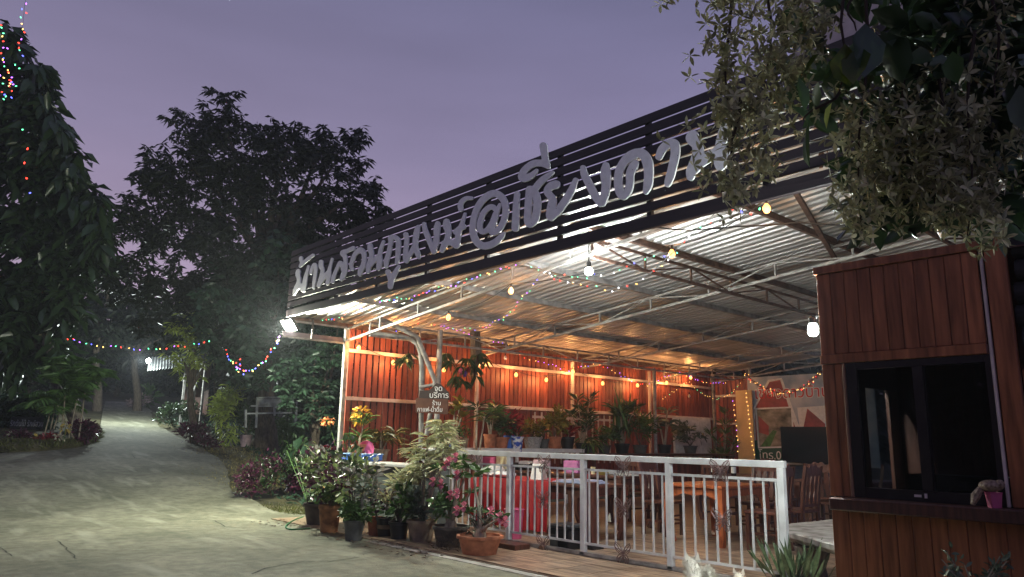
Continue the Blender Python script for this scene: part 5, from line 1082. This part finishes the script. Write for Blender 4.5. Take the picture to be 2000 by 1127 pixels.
# ================= garden, trees =================
def pc_(px, py, d): return at(px, py, d=d)
def crown(t, spheres, d0, per, L, Wd, m, whr=9, tilt=-.35, droop=.35, dj=1.5, name='crown', flat=1.):
    """whorls of leaves through overlapping lobes; spheres = (px, py, radius px)"""
    Ps, Ds = [], []
    for px, py, rp in spheres:
        d = d0+random.uniform(-dj, dj); c = at(px, py, d=d); r = rp*d/1439.3
        n = max(6, int(per*r*r)); P, D = blob(c, (r, r, r*flat), n, .35)
        P = np.repeat(P, whr, 0); th = rng.uniform(0, 2*np.pi, len(P)); dd = np.stack([np.cos(th), np.sin(th), rng.normal(tilt, .35, len(P))], 1)
        P = P+rng.normal(size=P.shape)*L*.12; Ps.append(P); Ds.append(dd)
    P, D = np.vstack(Ps), np.vstack(Ds); n = len(P)
    return leaves(name, P, D, rng.uniform(.65, 1.2, n)*L, Wd, m, t, droop=droop*L, lo=True)
def trunk(t, base, tops, r0, m=m_bark, name='trunk'):
    mb = MB(); base = V(base); tops = [V(q) for q in tops]; c = sum(tops, V())/len(tops); zf = base.z+(min(q.z for q in tops)-base.z)*.75
    fork = base.lerp(V((c.x, c.y, zf)), .8); fork.z = max(zf, base.z+.8)
    mb.tube([base-V((0, 0, .2)), base.lerp(fork, .3)+V((.06, .04, 0)), base.lerp(fork, .7)-V((.05, .02, 0)), fork], [r0*1.25, r0, r0*.85, r0*.75], 9)
    for q in tops:
        mid = fork.lerp(q, .5)+V((random.uniform(-.3, .3), random.uniform(-.3, .3), .08*(q-fork).length))
        mb.tube([fork-V((0, 0, .1)), mid, q], [r0*.5, r0*.3, r0*.06], 6)
    return mb.build(name, m, t)
def tree(name, label, basepx, d, spheres, per, L, Wd, m, r0=.2, group=None, cat='tree', **k):
    b = at(*basepx, d=d); b.z = G(b.x, b.y); t = thing(name, label, cat, b, group)
    trunk(t, b, [at(px, py, d=d) for px, py, r in spheres[:9]], r0); crown(t, spheres, d, per, L, Wd, m, **k); return t
# the big tree against the sky
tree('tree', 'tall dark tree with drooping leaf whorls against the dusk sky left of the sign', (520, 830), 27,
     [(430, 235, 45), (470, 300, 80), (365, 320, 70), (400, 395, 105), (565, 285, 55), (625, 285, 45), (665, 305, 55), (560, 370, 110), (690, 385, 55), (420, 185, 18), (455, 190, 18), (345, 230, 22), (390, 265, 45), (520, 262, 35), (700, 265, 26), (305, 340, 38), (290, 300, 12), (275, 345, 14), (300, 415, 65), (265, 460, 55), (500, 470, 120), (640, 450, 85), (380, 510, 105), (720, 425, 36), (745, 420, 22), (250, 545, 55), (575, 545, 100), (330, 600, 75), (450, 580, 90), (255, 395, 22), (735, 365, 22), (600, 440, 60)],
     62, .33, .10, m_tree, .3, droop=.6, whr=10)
# the big-leaved tree at the left edge: crown, plus its largest leaves one by one
sph = [(15, 115, 42), (25, 200, 65), (55, 290, 62), (95, 335, 42), (35, 390, 100), (120, 425, 62), (150, 405, 38), (55, 510, 105), (120, 540, 62), (25, 620, 90), (75, 660, 50), (20, 700, 45), (150, 470, 40), (165, 440, 25), (160, 385, 34), (175, 455, 26), (130, 350, 30), (120, 610, 45), (20, 725, 30), (110, 690, 30), (195, 420, 20), (180, 500, 34), (5, 60, 18), (60, 165, 22), (85, 205, 20), (105, 275, 25), (92, 150, 10), (142, 305, 16), (186, 392, 14), (100, 225, 14), (118, 250, 9), (70, 128, 12), (150, 330, 10), (195, 445, 12), (92, 180, 9), (30, 90, 12), (198, 470, 12), (130, 285, 10)]
b = at(165, 815, d=25.5); b.z = G(b.x, b.y)
lt = thing('tree', 'tree with very large glossy leaves and fairy lights at the left edge', 'tree', b)
trunk(lt, b, [at(40, 500, d=27), at(80, 600, d=27), at(30, 300, d=27), at(110, 420, d=27)], .13, m_bark)
MB().tube([b+V((0, 0, .2)), at(130, 735, d=25.8), at(80, 655, d=26)], [.17, .16, .14], 10).build('trunk', m_barkp, lt)
crown(lt, sph, 26.6, 46, .62, .24, m_leafd, whr=7, droop=.6, tilt=-.2, dj=.8)
big = []
for k in range(6):
    n_ = 1; o = leaves('leaf', [(0, 0, 0)], [(1, 0, -.25)], .62+.05*k, .25, m_leafd, lt, droop=.16+.03*k, kind=None, loc=b, twist=.15); big.append(o.data); 
    bpy.data.objects.remove(o)
for k in range(299):
    px, py, rp = sph[random.randrange(len(sph))]; a = random.uniform(0, 6.28); q = random.uniform(.2, 1.02); d = 25.4+random.uniform(-.6, .6)
    o = bpy.data.objects.new('leaf', random.choice(big)); COL.objects.link(o); o.parent = lt; o.location = at(px+rp*q*math.cos(a), py+rp*q*math.sin(a), d=d)-org(lt)
    o.rotation_euler = (random.uniform(-.6, .6), random.uniform(.1, 1.0), random.uniform(0, 6.28)); o.scale = (random.uniform(.75, 1.2),)*3
# garden trees and thickets behind the road, lit by the floodlight
def thicket(name, label, basepx, d, spheres, per=60, L=.3, Wd=.11, m=m_tree2, **k): return tree(name, label, basepx, d, spheres, per, L, Wd, m, .14, **k)
thicket('jackfruit_tree', 'broad dark garden tree with roundish leaves just left of the floodlight', (540, 840), 25.5, [(470, 560, 75), (520, 620, 80), (440, 640, 60), (560, 560, 70), (600, 650, 60), (500, 690, 70), (420, 590, 45), (545, 500, 45), (610, 590, 50)], 60, .34, .17, m_tree2)
thicket('garden_tree', 'dark tree standing close behind the front corner of the plank wall', (618, 900), 19.5, [(615, 700, 55), (640, 760, 50), (600, 780, 48), (650, 690, 40), (575, 730, 45), (630, 830, 35), (660, 640, 35)], 150, .21, .075, m_tree2)
thicket('garden_tree', 'thin yellowish tree with feathery leaves above the shed light', (385, 800), 27, [(380, 620, 42), (395, 650, 35), (360, 645, 32), (350, 690, 26), (400, 690, 32), (375, 720, 30)], 70, .28, .06, m_leafy, droop=.6)
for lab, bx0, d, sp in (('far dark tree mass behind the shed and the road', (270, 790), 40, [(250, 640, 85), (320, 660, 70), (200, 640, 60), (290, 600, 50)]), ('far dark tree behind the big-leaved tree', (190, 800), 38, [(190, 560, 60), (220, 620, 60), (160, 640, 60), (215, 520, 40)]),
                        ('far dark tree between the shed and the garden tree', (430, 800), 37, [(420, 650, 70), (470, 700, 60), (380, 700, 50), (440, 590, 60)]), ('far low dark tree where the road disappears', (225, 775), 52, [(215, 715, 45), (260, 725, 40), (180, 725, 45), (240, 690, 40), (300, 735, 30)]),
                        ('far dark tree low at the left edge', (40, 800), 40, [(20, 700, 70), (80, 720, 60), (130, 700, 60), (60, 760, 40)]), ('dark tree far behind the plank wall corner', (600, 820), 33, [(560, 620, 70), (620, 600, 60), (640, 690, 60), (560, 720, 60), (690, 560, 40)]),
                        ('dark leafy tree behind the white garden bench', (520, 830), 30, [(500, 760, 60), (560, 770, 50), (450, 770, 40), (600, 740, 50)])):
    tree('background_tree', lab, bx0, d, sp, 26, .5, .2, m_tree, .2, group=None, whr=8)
# big round taro-like leaves and low plants
def ground_at(px, py): return on_ground(px, py)
def bed_bush(name, label, px, py, hp_, wp, n, L, Wd, m, cat='bush', d=None, stem=True, up=.4, cen=.55, droop=.3):
    b = ground_at(px, py) if d is None else at(px, py, d=d); 
    if d is not None: b.z = G(b.x, b.y)
    dd = (b-CAM).dot(FW); t = thing(name, label, cat, b); bush(hp_*dd/1439, wp*dd/1439, n, L, Wd, m, stem, up, droop, cen)(t, b); return t
bed_bush('cordyline_bush', 'yellow green leafy bush at the right verge of the road', 432, 868, 112, 42, 800, .30, .065, m_leafy, up=.1, droop=.6)
bed_bush('clipped_bush', 'dark rounded bush at the bend of the road', 338, 836, 56, 40, 900, .14, .07, m_leafd)
bed_bush('purple_bush', 'purple leaved bush between the dark rounded bush and the yellow green bush', 380, 868, 40, 36, 500, .18, .05, m_leafp)
bed_bush('purple_bush', 'low reddish purple bush at the foot of the yellow green bush', 415, 876, 30, 30, 320, .16, .05, m_leafp)
bed_bush('flower_clump', 'pale flowering clump beside the lit shed', 268, 797, 26, 20, 260, .22, .05, leafmat('pale_petal', (.35, .25, .25)))
bed_bush('banana_shrub', 'bright green upright shrub under the shed light', 290, 796, 38, 14, 160, .5, .10, m_leafm, up=1.2)
bed_bush('purple_bush', 'low dark purple bush nearest the concrete, left of the pots', 492, 974, 62, 36, 900, .10, .035, [m_leafp, m_leafd, m_leafp])
bed_bush('purple_bush', 'spreading dark purple plant right behind the low purple bush', 530, 970, 84, 40, 900, .10, .04, [m_leafp, m_leafd])
bed_bush('purple_bush', 'dark leafy bush behind the low purple bush by the counter', 572, 962, 90, 46, 900, .15, .06, [m_leafd, m_leafp])
bed_bush('fern_clump', 'arching green fern clump below the white garden bench', 560, 868, 50, 48, 420, .45, .05, m_leafm, up=.2, droop=.7)
bed_bush('fern_clump', 'low light green foliage right of the pink garden pot', 520, 868, 40, 26, 260, .3, .08, m_leafm)
bed_bush('shrub', 'dense dark shrub at the foot of the plank wall corner post', 640, 905, 90, 34, 700, .24, .08, m_tree2)
m_darkleaf = leafmat('dull_dark_leaf', (.014, .032, .016), spec=.15, rough=.6)
ta = thing('taro_plant', 'plant with big round leaves beside the counter corner', 'plant', gp(-15.3, 7.9))
for px, py in ((560, 880), (575, 893), (600, 880), (612, 895), (585, 870), (640, 890)):
    p = at(px, py, d=16.6); MB().tube([gp(-15.3, 7.9), p], .012, 5).build('stalk', m_leafm, ta); leaves('leaf', [p+V((0, 0, .18))], [(random.uniform(-.4, .4), -.35, -1)], .30, .24, m_darkleaf, ta, droop=0, kind=None, twist=.15)
of = thing('orange_flower', 'spray of orange flowers in the dark shrub left of the plank wall', 'flower', at(640, 820, d=16)); MB().tube([at(655, 870, d=16), at(645, 835, d=16), at(638, 820, d=16)], .008, 5).build('stalk', m_leafm, of)
P_, D_ = blob(at(640, 822, d=16), (.13, .13, .06), 60, .2); leaves('petals', P_, D_, .07, .04, leafmat('orange_petal', (.6, .22, .08)), of)
# bed with the palm at the left
bb = ground_at(92, 878); bed = thing('flower_bed', 'raised grassy flower bed around the palm at the left of the road', 'flower bed', bb)
mb = MB(); ring = [on_ground(px, py) for px, py in ((-30, 878), (20, 884), (90, 880), (150, 874), (186, 864), (196, 852), (188, 838), (120, 832), (40, 834), (-30, 842))]; cc = sum(ring, V())/len(ring)
for f_, h in ((1.03, .0), (1., .10), (.9, .2), (.5, .28)):
    for p in ring: q = cc+(p-cc)*f_; mb.v.append((q.x, q.y, G(q.x, q.y)+h))
n = len(ring)
for j in range(3):
    for k in range(n): mb.f.append((j*n+k, j*n+(k+1) % n, (j+1)*n+(k+1) % n, (j+1)*n+k))
mb.f.append(tuple(3*n+k for k in range(n))); mb.sm = True; mb.build('soil_mound', m_ground, bed)
P_ = []
for k in range(5200):
    a = random.random()*n; i = int(a) % n; p = ring[i].lerp(ring[(i+1) % n], a-int(a)); f_ = random.uniform(.62, 1.04); q = cc+(p-cc)*f_; P_.append((q.x, q.y, G(q.x, q.y)+.12*min(1, (1.04-f_)*8)+.02))
leaves('grass', P_, rdir(len(P_), .9), .2, .022, m_grass, bed, droop=.06, lo=True)
def frond(b, az, el, L, m, t, n=26):
    pts = []; b = V(b); d = V((math.cos(az)*math.cos(el), math.sin(az)*math.cos(el), math.sin(el)))
    for i in range(9): s = i/8; pts.append(b+d*(L*s)-V((0, 0, L*.62*s**2.2)))
    P, D, L2 = [], [], []
    for i in range(n):
        s = .15+.85*i/n; j = min(int(s*8), 7); p = pts[j].lerp(pts[j+1], s*8-j); tg = (pts[j+1]-pts[j]).normalized(); sd = tg.cross(V((0, 0, 1))).normalized()
        for sg in (-1, 1): P.append(p); D.append(tg*.55+sd*sg*.8-V((0, 0, .25))); L2.append(.5*math.sin(math.pi*min(.95, s*.8+.18))+.12)
    return pts, P, D, L2
def palm(label, stems, L, m, name='palm', fr=9, r=.05):
    b0 = V(stems[0][0]); t = thing(name, label, 'palm', b0); PP, DD, LL = [], [], []; mb = MB(); mr_ = MB()
    for a, e_ in stems:
        a, e_ = V(a), V(e_); mb.tube([a-V((0, 0, .1)), a.lerp(e_, .5)+V((.04, 0, 0)), e_], [r*1.2, r, r*.8], 7)
        for k in range(fr):
            pts, P, D, L2 = frond(e_, 6.28*k/fr+random.random(), random.uniform(.55, 1.4), L*random.uniform(.8, 1.15), m, t); PP += P; DD += D; LL += L2; mr_.tube(pts, .012, 4)
    mb.build('trunk', m_barkp, t); mr_.build('frond_rib', m_leafm, t); leaves('frond', PP, DD, np.array(LL)*L/1.6, .036, m, t, droop=.16, lo=True); return t
pb_ = on_ground(118, 870); d0 = (pb_-CAM).dot(FW)
palm('areca palm with several pale stems in the flower bed left of the road', [(pb_+V((.3*math.sin(k*2.1), .5*math.cos(k*1.7), 0)), at(px, py, d=d0-.4+.2*k)) for k, (px, py) in enumerate(((112, 792), (128, 764), (98, 806), (150, 780), (168, 748), (116, 742), (142, 728)))], 1.55, leafmat('palm_leaf', (.095, .19, .045)), fr=6, r=.024)
for lab, px, py, hp_, wp, n, L, m in (('crimson bush at the right end of the flower bed by the road', 155, 870, 44, 30, 700, .2, m_leafp), ('reddish low plants in the middle of the flower bed', 85, 872, 22, 22, 260, .18, m_leafr), ('dark red plant at the left of the flower bed', 35, 870, 26, 24, 220, .2, m_leafp)):
    bed_bush('bed_plant', lab, px, py, hp_, wp, n, L, .06, m)
for k, (px, py, lb) in enumerate(((25, 851, 'white flower at the left of the flower bed'), (66, 858, 'white and yellow flowers in the middle of the flower bed'), (114, 855, 'yellow flowers under the palm stems'), (128, 834, 'white flower right of the palm stems'))):
    b = at(px, py, d=23); g0 = G(b.x, b.y)+.15; t = thing('bed_flower', lb, 'flower', (b.x, b.y, g0)); MB().tube([(b.x, b.y, g0), b], .01, 5).build('stalk', m_leafm, t)
    P_, D_ = blob(b, (.1, .1, .12), 26, .2); leaves('petals', P_, D_, .13, .07, leafmat('bed_petal', (.62, .58, .45) if k % 2 == 0 else (.6, .45, .12)), t)
hb = thing('hedge', 'dark clipped hedge at the left edge behind the flower bed', 'hedge', at(20, 830, d=25.5)); hb.location.z = G(*hb.location[:2]); ORG[hb] = V(hb.location)
P_ = []
for k in range(5200):
    px, py = random.uniform(-25, 105), random.uniform(772, 850); P_.append(at(px, py, d=25.6+random.uniform(-.5, .6)))
leaves('foliage', P_, rdir(len(P_), .2), .22, .10, m_tree2, hb, lo=True)
dsg = thing('garden_sign', 'dark garden sign with small white Thai letters before the hedge', 'sign', at(60, 830, d=24.9))
p = at(22, 826, d=24.8); q = at(84, 826, d=24.8); mb = MB(); mb.bar(p, q, .02, .42); mb.build('board', m_dark, dsg); MB().bar(p-V((0, 0, 1)), p, .04).build('stake', m_dark, dsg); MB().bar(q-V((0, 0, 1)), q, .04).build('stake', m_dark, dsg)
text('รักต้นไม้ รักษ์สวน', .26, mat('dim_white_paint', (.35, .35, .36)), dsg, p+V((.03, -.03, -.10)), rz=math.atan2((q-p).y, (q-p).x), depth=.004, sx=.62)
# shed with its light
sd_ = thing('shed', 'small shed with a corrugated awning beside the white shed light', 'shed', at(345, 790, d=34)); sd_.location.z = G(*sd_.location[:2]); ORG[sd_] = V(sd_.location)
a0, a1, a2, a3 = at(288, 724, d=33), at(402, 712, d=33.5), at(402, 690, d=35.5), at(290, 698, d=35); mb = MB(); n = 40
for i in range(n+1):
    s = i/n; w = .03*(1 if i % 2 else -1); mb.v += [tuple(a0.lerp(a1, s)+V((0, 0, w))), tuple(a3.lerp(a2, s)+V((0, 0, w)))]
mb.f = [(2*i, 2*i+2, 2*i+3, 2*i+1) for i in range(n)]; mb.build('awning', mat('dull_awning_sheet', (.22, .23, .23), rough=.6, var=.3), sd_)
for px, d in ((364, 34), (385, 34.5), (402, 33.5)):
    p = at(px, 712, d=d); MB().bar((p.x, p.y, G(p.x, p.y)), p, .09, up=(0, 1, 0)).build('post', m_steel, sd_)
p = at(400, 700, d=33); q = at(366, 800, d=32.6); MB().bar(p, q, .06).build('brace', m_steel, sd_)
p = at(360, 745, d=36); q = at(410, 745, d=36); MB().bar(p, q, .1, 3.2).build('wall', m_kiosk_dark, sd_); p = at(375, 770, d=35.5); q = at(375, 732, d=35.5); MB().bar(p, q, .35, .06).build('door_panel', m_whitetop, sd_)
lp = at(290, 705, d=32.5); slp = thing('shed_light', 'white lamp shining at the left end of the shed awning', 'lamp', lp)
MB().bar(lp+V((0, 0, .12)), a0+V((-.05, .1, .05)), .04).build('bracket', m_steel, slp); MB().ball(lp, .10, 10, 8).build('globe', m_cold, slp); point('lamp_light', lp+V((.12, -.35, 0)), LAMPS['shed'], (.88, 1, .95), .12, slp)
# bench, pink pot, rock, slanting pole
be = thing('garden_bench', 'weathered white garden bench half hidden in the plants left of the pavilion', 'bench', at(535, 840, d=24.5)); be.location.z = G(*be.location[:2]); ORG[be] = V(be.location)
B_ = lambda px, py: at(px, py, d=24.5)
m_benchw = mat('weathered_white_paint', (.36, .38, .36), rough=.8, var=.4, scale=6)
for a, b, h in (((503, 777), (580, 775), .05), ((505, 785), (576, 784), .20), ((480, 808), (570, 806), .05), ((490, 793), (578, 793), .05)): MB().bar(B_(*a), B_(*b), .05, h).build('slat', m_benchw, be)
for a, b in (((480, 800), (480, 835)), ((503, 776), (500, 835)), ((580, 774), (577, 830)), ((536, 788), (536, 812))): MB().bar(B_(*a), B_(*b), .06, up=(0, 1, 0)).build('leg', m_benchw, be)
pb_ = on_ground(479, 873); r = 12*(pb_-CAM).dot(FW)/1439
potted('pale pink garden pot with a dark plant on the lawn edge', pb_, r, r*1.9, mat('pale_pink_pot', (.50, .36, .38), rough=.6), bush(1.2, .5, 260, .35, .07, m_leafd))
rk = on_ground(506, 872); t = thing('rock', 'grey rock beside the pale pink garden pot', 'rock', rk); mb = MB(); mb.ball(rk+V((0, 0, .12)), .42, 12, 8, (1.1, .8, .5)); mb.v = [tuple(V(v)*1+V((noise.noise(V(v)*3),)*3)*.06) for v in mb.v]; mb.build('stone', mat('rock', (.16, .13, .10), rough=.95, var=.5, bump=.5), t)
# lawn and verge grass
P_ = []
for k in range(9000):
    px, py = random.uniform(405, 625), random.uniform(872, 950)
    if py > 885+(px-405)*.9 or (px < 450 and py > 885): continue
    p = on_ground(px, py) if k % 3 == 0 or not P_ else V(P_[-1])+V((random.gauss(0, .35), random.gauss(0, .35), 0)); P_.append((p.x, p.y, G(p.x, p.y)-.01))
tag(leaves('lawn_grass', P_, rdir(len(P_), 1.), .09, .014, m_grassdry, None, droop=.03, lo=True), kind='stuff')
P_ = []
for k in range(5000):
    px, py = random.uniform(470, 640), random.uniform(968, 1006)
    if py < 965+(px-470)*.12 or py > 985+(px-470)*.22: continue
    p = at(px, py, z=0); P_.append((p.x, p.y, .0))
tag(leaves('verge_grass', P_, rdir(len(P_), .9), .08, .012, m_grass, None, droop=.03, lo=True), kind='stuff')
def project(p): v = V(p)-CAM; w = v.dot(FW); return 1000+1439.3*v.dot(RT)/w, 563.5-1439.3*v.dot(UP)/w
P_ = []; edge = [(270, 780), (303, 826), (345, 852), (395, 876), (440, 905), (455, 962), (560, 1010)]
for k in range(26000):
    x, y = random.uniform(-42, -14.2), random.uniform(7.8, 30); px, py = project((x, y, G(x, y)))
    ex = np.interp(py, [q[1] for q in edge], [q[0] for q in edge])
    if px > ex+(70 if 868 < py < 960 else 14)+random.uniform(0, 25): P_.append((x, y, G(x, y)-.01))
tag(leaves('ground_cover', P_, rdir(len(P_), .7), .2, .06, m_tree2, None, droop=.05, lo=True), kind='stuff')
fallen = [(x, y) for x, y in ((random.uniform(-13.2, -8), random.uniform(5.7, 6.6)) for _ in range(260))]
tag(leaves('leaf_litter', [(x, y, .014) for x, y in fallen], rdir(260, 0)*[1, 1, .1], .07, .035, leafmat('litter', (.09, .055, .03)), None, droop=.0, twist=.1), kind='stuff')

# ================= hanging vine in the foreground =================
vine = thing('flowering_vine', 'hanging vine with strings of faded star shaped flowers at the upper right', 'vine', at(1700, -60, d=2.6))
def star(k):
    n = 5; th = np.arange(n)*2*np.pi/n+k; D = np.stack([np.cos(th), np.sin(th), np.full(n, .25+.1*k)], 1)
    o = leaves('flower', np.zeros((n, 3)), D, .036, .0125, m_petrea, vine, droop=.012-.004*k, kind=None, twist=.05, loc=(0, 0, 0)); me = o.data; ORG.pop(o, None); bpy.data.objects.remove(o); return me
stars = [star(k) for k in range(4)]
def zones():
    Z = []
    def rac(x0, y0, x1, y1, w, n, d):      # a raceme: n flowers scattered round a hanging line
        for _ in range(n):
            s = random.random(); Z.append((x0+(x1-x0)*s+random.gauss(0, w)*(.5+.8*math.sin(math.pi*min(1, s+.1))), y0+(y1-y0)*s+random.gauss(0, w*.4), d+random.gauss(0, .05)))
    rac(1420, -20, 1425, 250, 26, 125, 2.45); rac(1440, 190, 1430, 410, 34, 95, 2.4); rac(1500, -20, 1500, 230, 42, 115, 2.6); rac(1540, 100, 1490, 350, 36, 75, 2.55); rac(1570, -20, 1560, 140, 30, 60, 2.6); rac(1300, -30, 1296, 12, 14, 9, 2.5)
    rac(1690, 200, 1680, 470, 36, 130, 2.5); rac(1760, 200, 1740, 420, 50, 160, 2.6); rac(1840, 220, 1830, 440, 50, 180, 2.55); rac(1900, 200, 1890, 470, 44, 130, 2.45); rac(1930, 380, 1940, 490, 26, 30, 2.4); rac(1590, -20, 1580, 90, 40, 40, 2.7)
    rac(1960, 0, 1960, 180, 40, 40, 2.5); rac(1820, 120, 1800, 220, 60, 40, 2.6)
    return Z
Z = zones(); random.shuffle(Z)
for px, py, d in Z[:298]:
    o = bpy.data.objects.new('flower', random.choice(stars)); COL.objects.link(o); o.parent = vine; o.location = at(px, py, d=d)-org(vine)
    o.rotation_euler = (random.uniform(-1.6, 1.6), random.uniform(-1.6, 1.6), random.uniform(0, 6.28)); o.scale = (random.uniform(.8, 1.35),)*3
P_, D_ = [], []
for px, py, d in Z[298:]:
    c = np.array(at(px, py, d=d)); q = rdir(1, 0)[0]; u = np.cross(q, [.3, .2, 1]); u /= np.linalg.norm(u); v_ = np.cross(q, u)
    for k in range(5): P_.append(c); D_.append(u*math.cos(k*1.257)+v_*math.sin(k*1.257)+q*.3)
leaves('flower_mass', P_, D_, .038, .0125, m_petrea, vine, droop=.006, twist=.3)
mb = MB()
for (x0, y0, x1, y1, d) in ((1420, -60, 1425, 250, 2.45), (1440, 190, 1430, 400, 2.4), (1500, -60, 1500, 200, 2.6), (1690, -30, 1680, 460, 2.5), (1760, 150, 1740, 400, 2.6), (1840, 150, 1830, 430, 2.55), (1900, 60, 1890, 460, 2.45), (1655, -40, 1640, 180, 2.5), (1660, -20, 1665, 60, 2.5), (1640, 180, 1560, 240, 2.5), (1940, -30, 1950, 200, 2.5)):
    pts = [at(x0+(x1-x0)*s+8*math.sin(s*7+x0), y0+(y1-y0)*s, d=d) for s in (0, .2, .4, .6, .8, 1)]; mb.tube(pts, [.006, .0055, .005, .004, .003, .002], 5)
mb.build('stem', m_vine, vine)
P_, D_ = [], []
for k in range(900):
    px, py = random.uniform(1520, 2040), random.uniform(-60, 230)
    if 1590 < px < 1745 and -10 < py < 95: continue
    if py > 120+.12*(px-1520) and random.random() < .6: continue
    if px < 1600 and random.random() < .55: continue
    P_.append(at(px, py, d=random.uniform(2.55, 3.05))); D_.append((random.gauss(0, 1), random.gauss(0, 1), random.gauss(-.5, .5)))
for k in range(520):
    px, py = random.uniform(1660, 2010), random.uniform(190, 440)
    P_.append(at(px, py, d=random.uniform(2.7, 3.0))); D_.append((random.gauss(0, 1), random.gauss(0, 1), random.gauss(-.5, .5)))
leaves('foliage', P_, D_, rng.uniform(.08, .16, len(P_)), .06, m_leafd, vine, droop=.03)
m_turn = leafmat('turning_leaf', (.05, .12, .01), scale=14, col2=(.10, .11, .015), trans=.3)
for px, py, dx, dz, L, Wd, m in ((1690, 45, -.1, -1, .19, .12, m_leafd), (1720, 60, .3, -1, .19, .12, m_leafd), (1650, 85, .1, -1, .14, .10, m_turn), (1600, 105, -.5, -.7, .09, .06, m_turn), (1580, 235, -.1, -1, .17, .085, m_leafm), (1560, 150, .1, -1, .12, .05, m_leafm), (1625, 200, -.2, -.9, .09, .05, m_leafy), (1992, 165, -.1, -1, .17, .08, m_leafg), (2000, 240, -.2, -1, .14, .07, m_leafg), (1860, 100, .1, -1, .11, .07, m_leafm), (1700, 20, .6, -.4, .14, .1, m_leafd), (1780, 30, -.5, -.7, .15, .1, m_leafd), (1680, 90, -.3, -1, .15, .09, m_turn)):
    r = RT*dx+V((0, 0, 1))*dz+FW*random.uniform(-.15, .15)
    leaves('leaf', [at(px, py, d=2.38)], [tuple(r)], L, Wd, m, vine, droop=.01, kind=None, twist=.12)

# unseen wood added across the road, to darken the kiosk window's reflection
P_, D_ = [], []
for k, (x, y, h) in enumerate(((-6, -19, 7.5), (-14, -17, 6.5), (-22, -18, 8), (-31, -16, 7), (-41, -15, 9), (3, -20, 8))):
    P, D = blob((x, y, G(x, y)+h*.52), (5.6, 2.6, h*.55), 4200, .2); P_.append(P); D_.append(D+rdir(4200, 0))
leaves('added_roadside_woodland', np.vstack(P_), np.vstack(D_), .7, .4, m_tree, None, droop=.15, lo=True)

# dark woodland far behind everything, one mass
P_ = []
for k in range(15000):
    px, py = random.uniform(-40, 800), random.uniform(640, 800); P_.append(at(px, py-30*abs(math.sin(px*.03)), d=random.uniform(58, 66)))
for k in range(9000):
    px, py = random.uniform(640, 1720), random.uniform(660, 880); P_.append(at(px, py, d=random.uniform(40, 46)))
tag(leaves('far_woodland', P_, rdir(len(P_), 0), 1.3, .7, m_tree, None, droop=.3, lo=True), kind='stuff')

# grit and dead leaves on the concrete
P_ = []
for k in range(900):
    px, py = random.uniform(0, 1000), random.uniform(900, 1127); p = on_ground(px, py); P_.append((p.x, p.y, G(p.x, p.y)+.01))
tag(leaves('road_grit', P_, rdir(len(P_), 0)*[1, 1, .15], rng.uniform(.008, .035, len(P_)), .012, leafmat('grit', (.07, .055, .035)), None, droop=0, twist=.1, lo=True), kind='stuff')

# ================= added haze =================
bpy.context.view_layer.update(); HZ = max(max((o.matrix_world @ V(c)).z for c in o.bound_box) for o in COL.objects if o.type == 'MESH')+1.
hz = MB().box((-425, -405, -1.3), (405, 425, HZ)).build('glow_haze', bpy.data.materials.new('glow_haze_air'), None); hz['kind'] = 'stuff'  # thin volume added to give the lamps a glow like lens bloom
hm = hz.data.materials[0]; hm.use_nodes = True; hm.node_tree.nodes.clear()
_o = hm.node_tree.nodes.new('ShaderNodeOutputMaterial'); _v = hm.node_tree.nodes.new('ShaderNodeVolumePrincipled')
_v.inputs['Color'].default_value = (.86, .9, 1, 1); _v.inputs['Density'].default_value = .0010; _v.inputs['Anisotropy'].default_value = .25
hm.node_tree.links.new(_v.outputs[0], _o.inputs['Volume'])
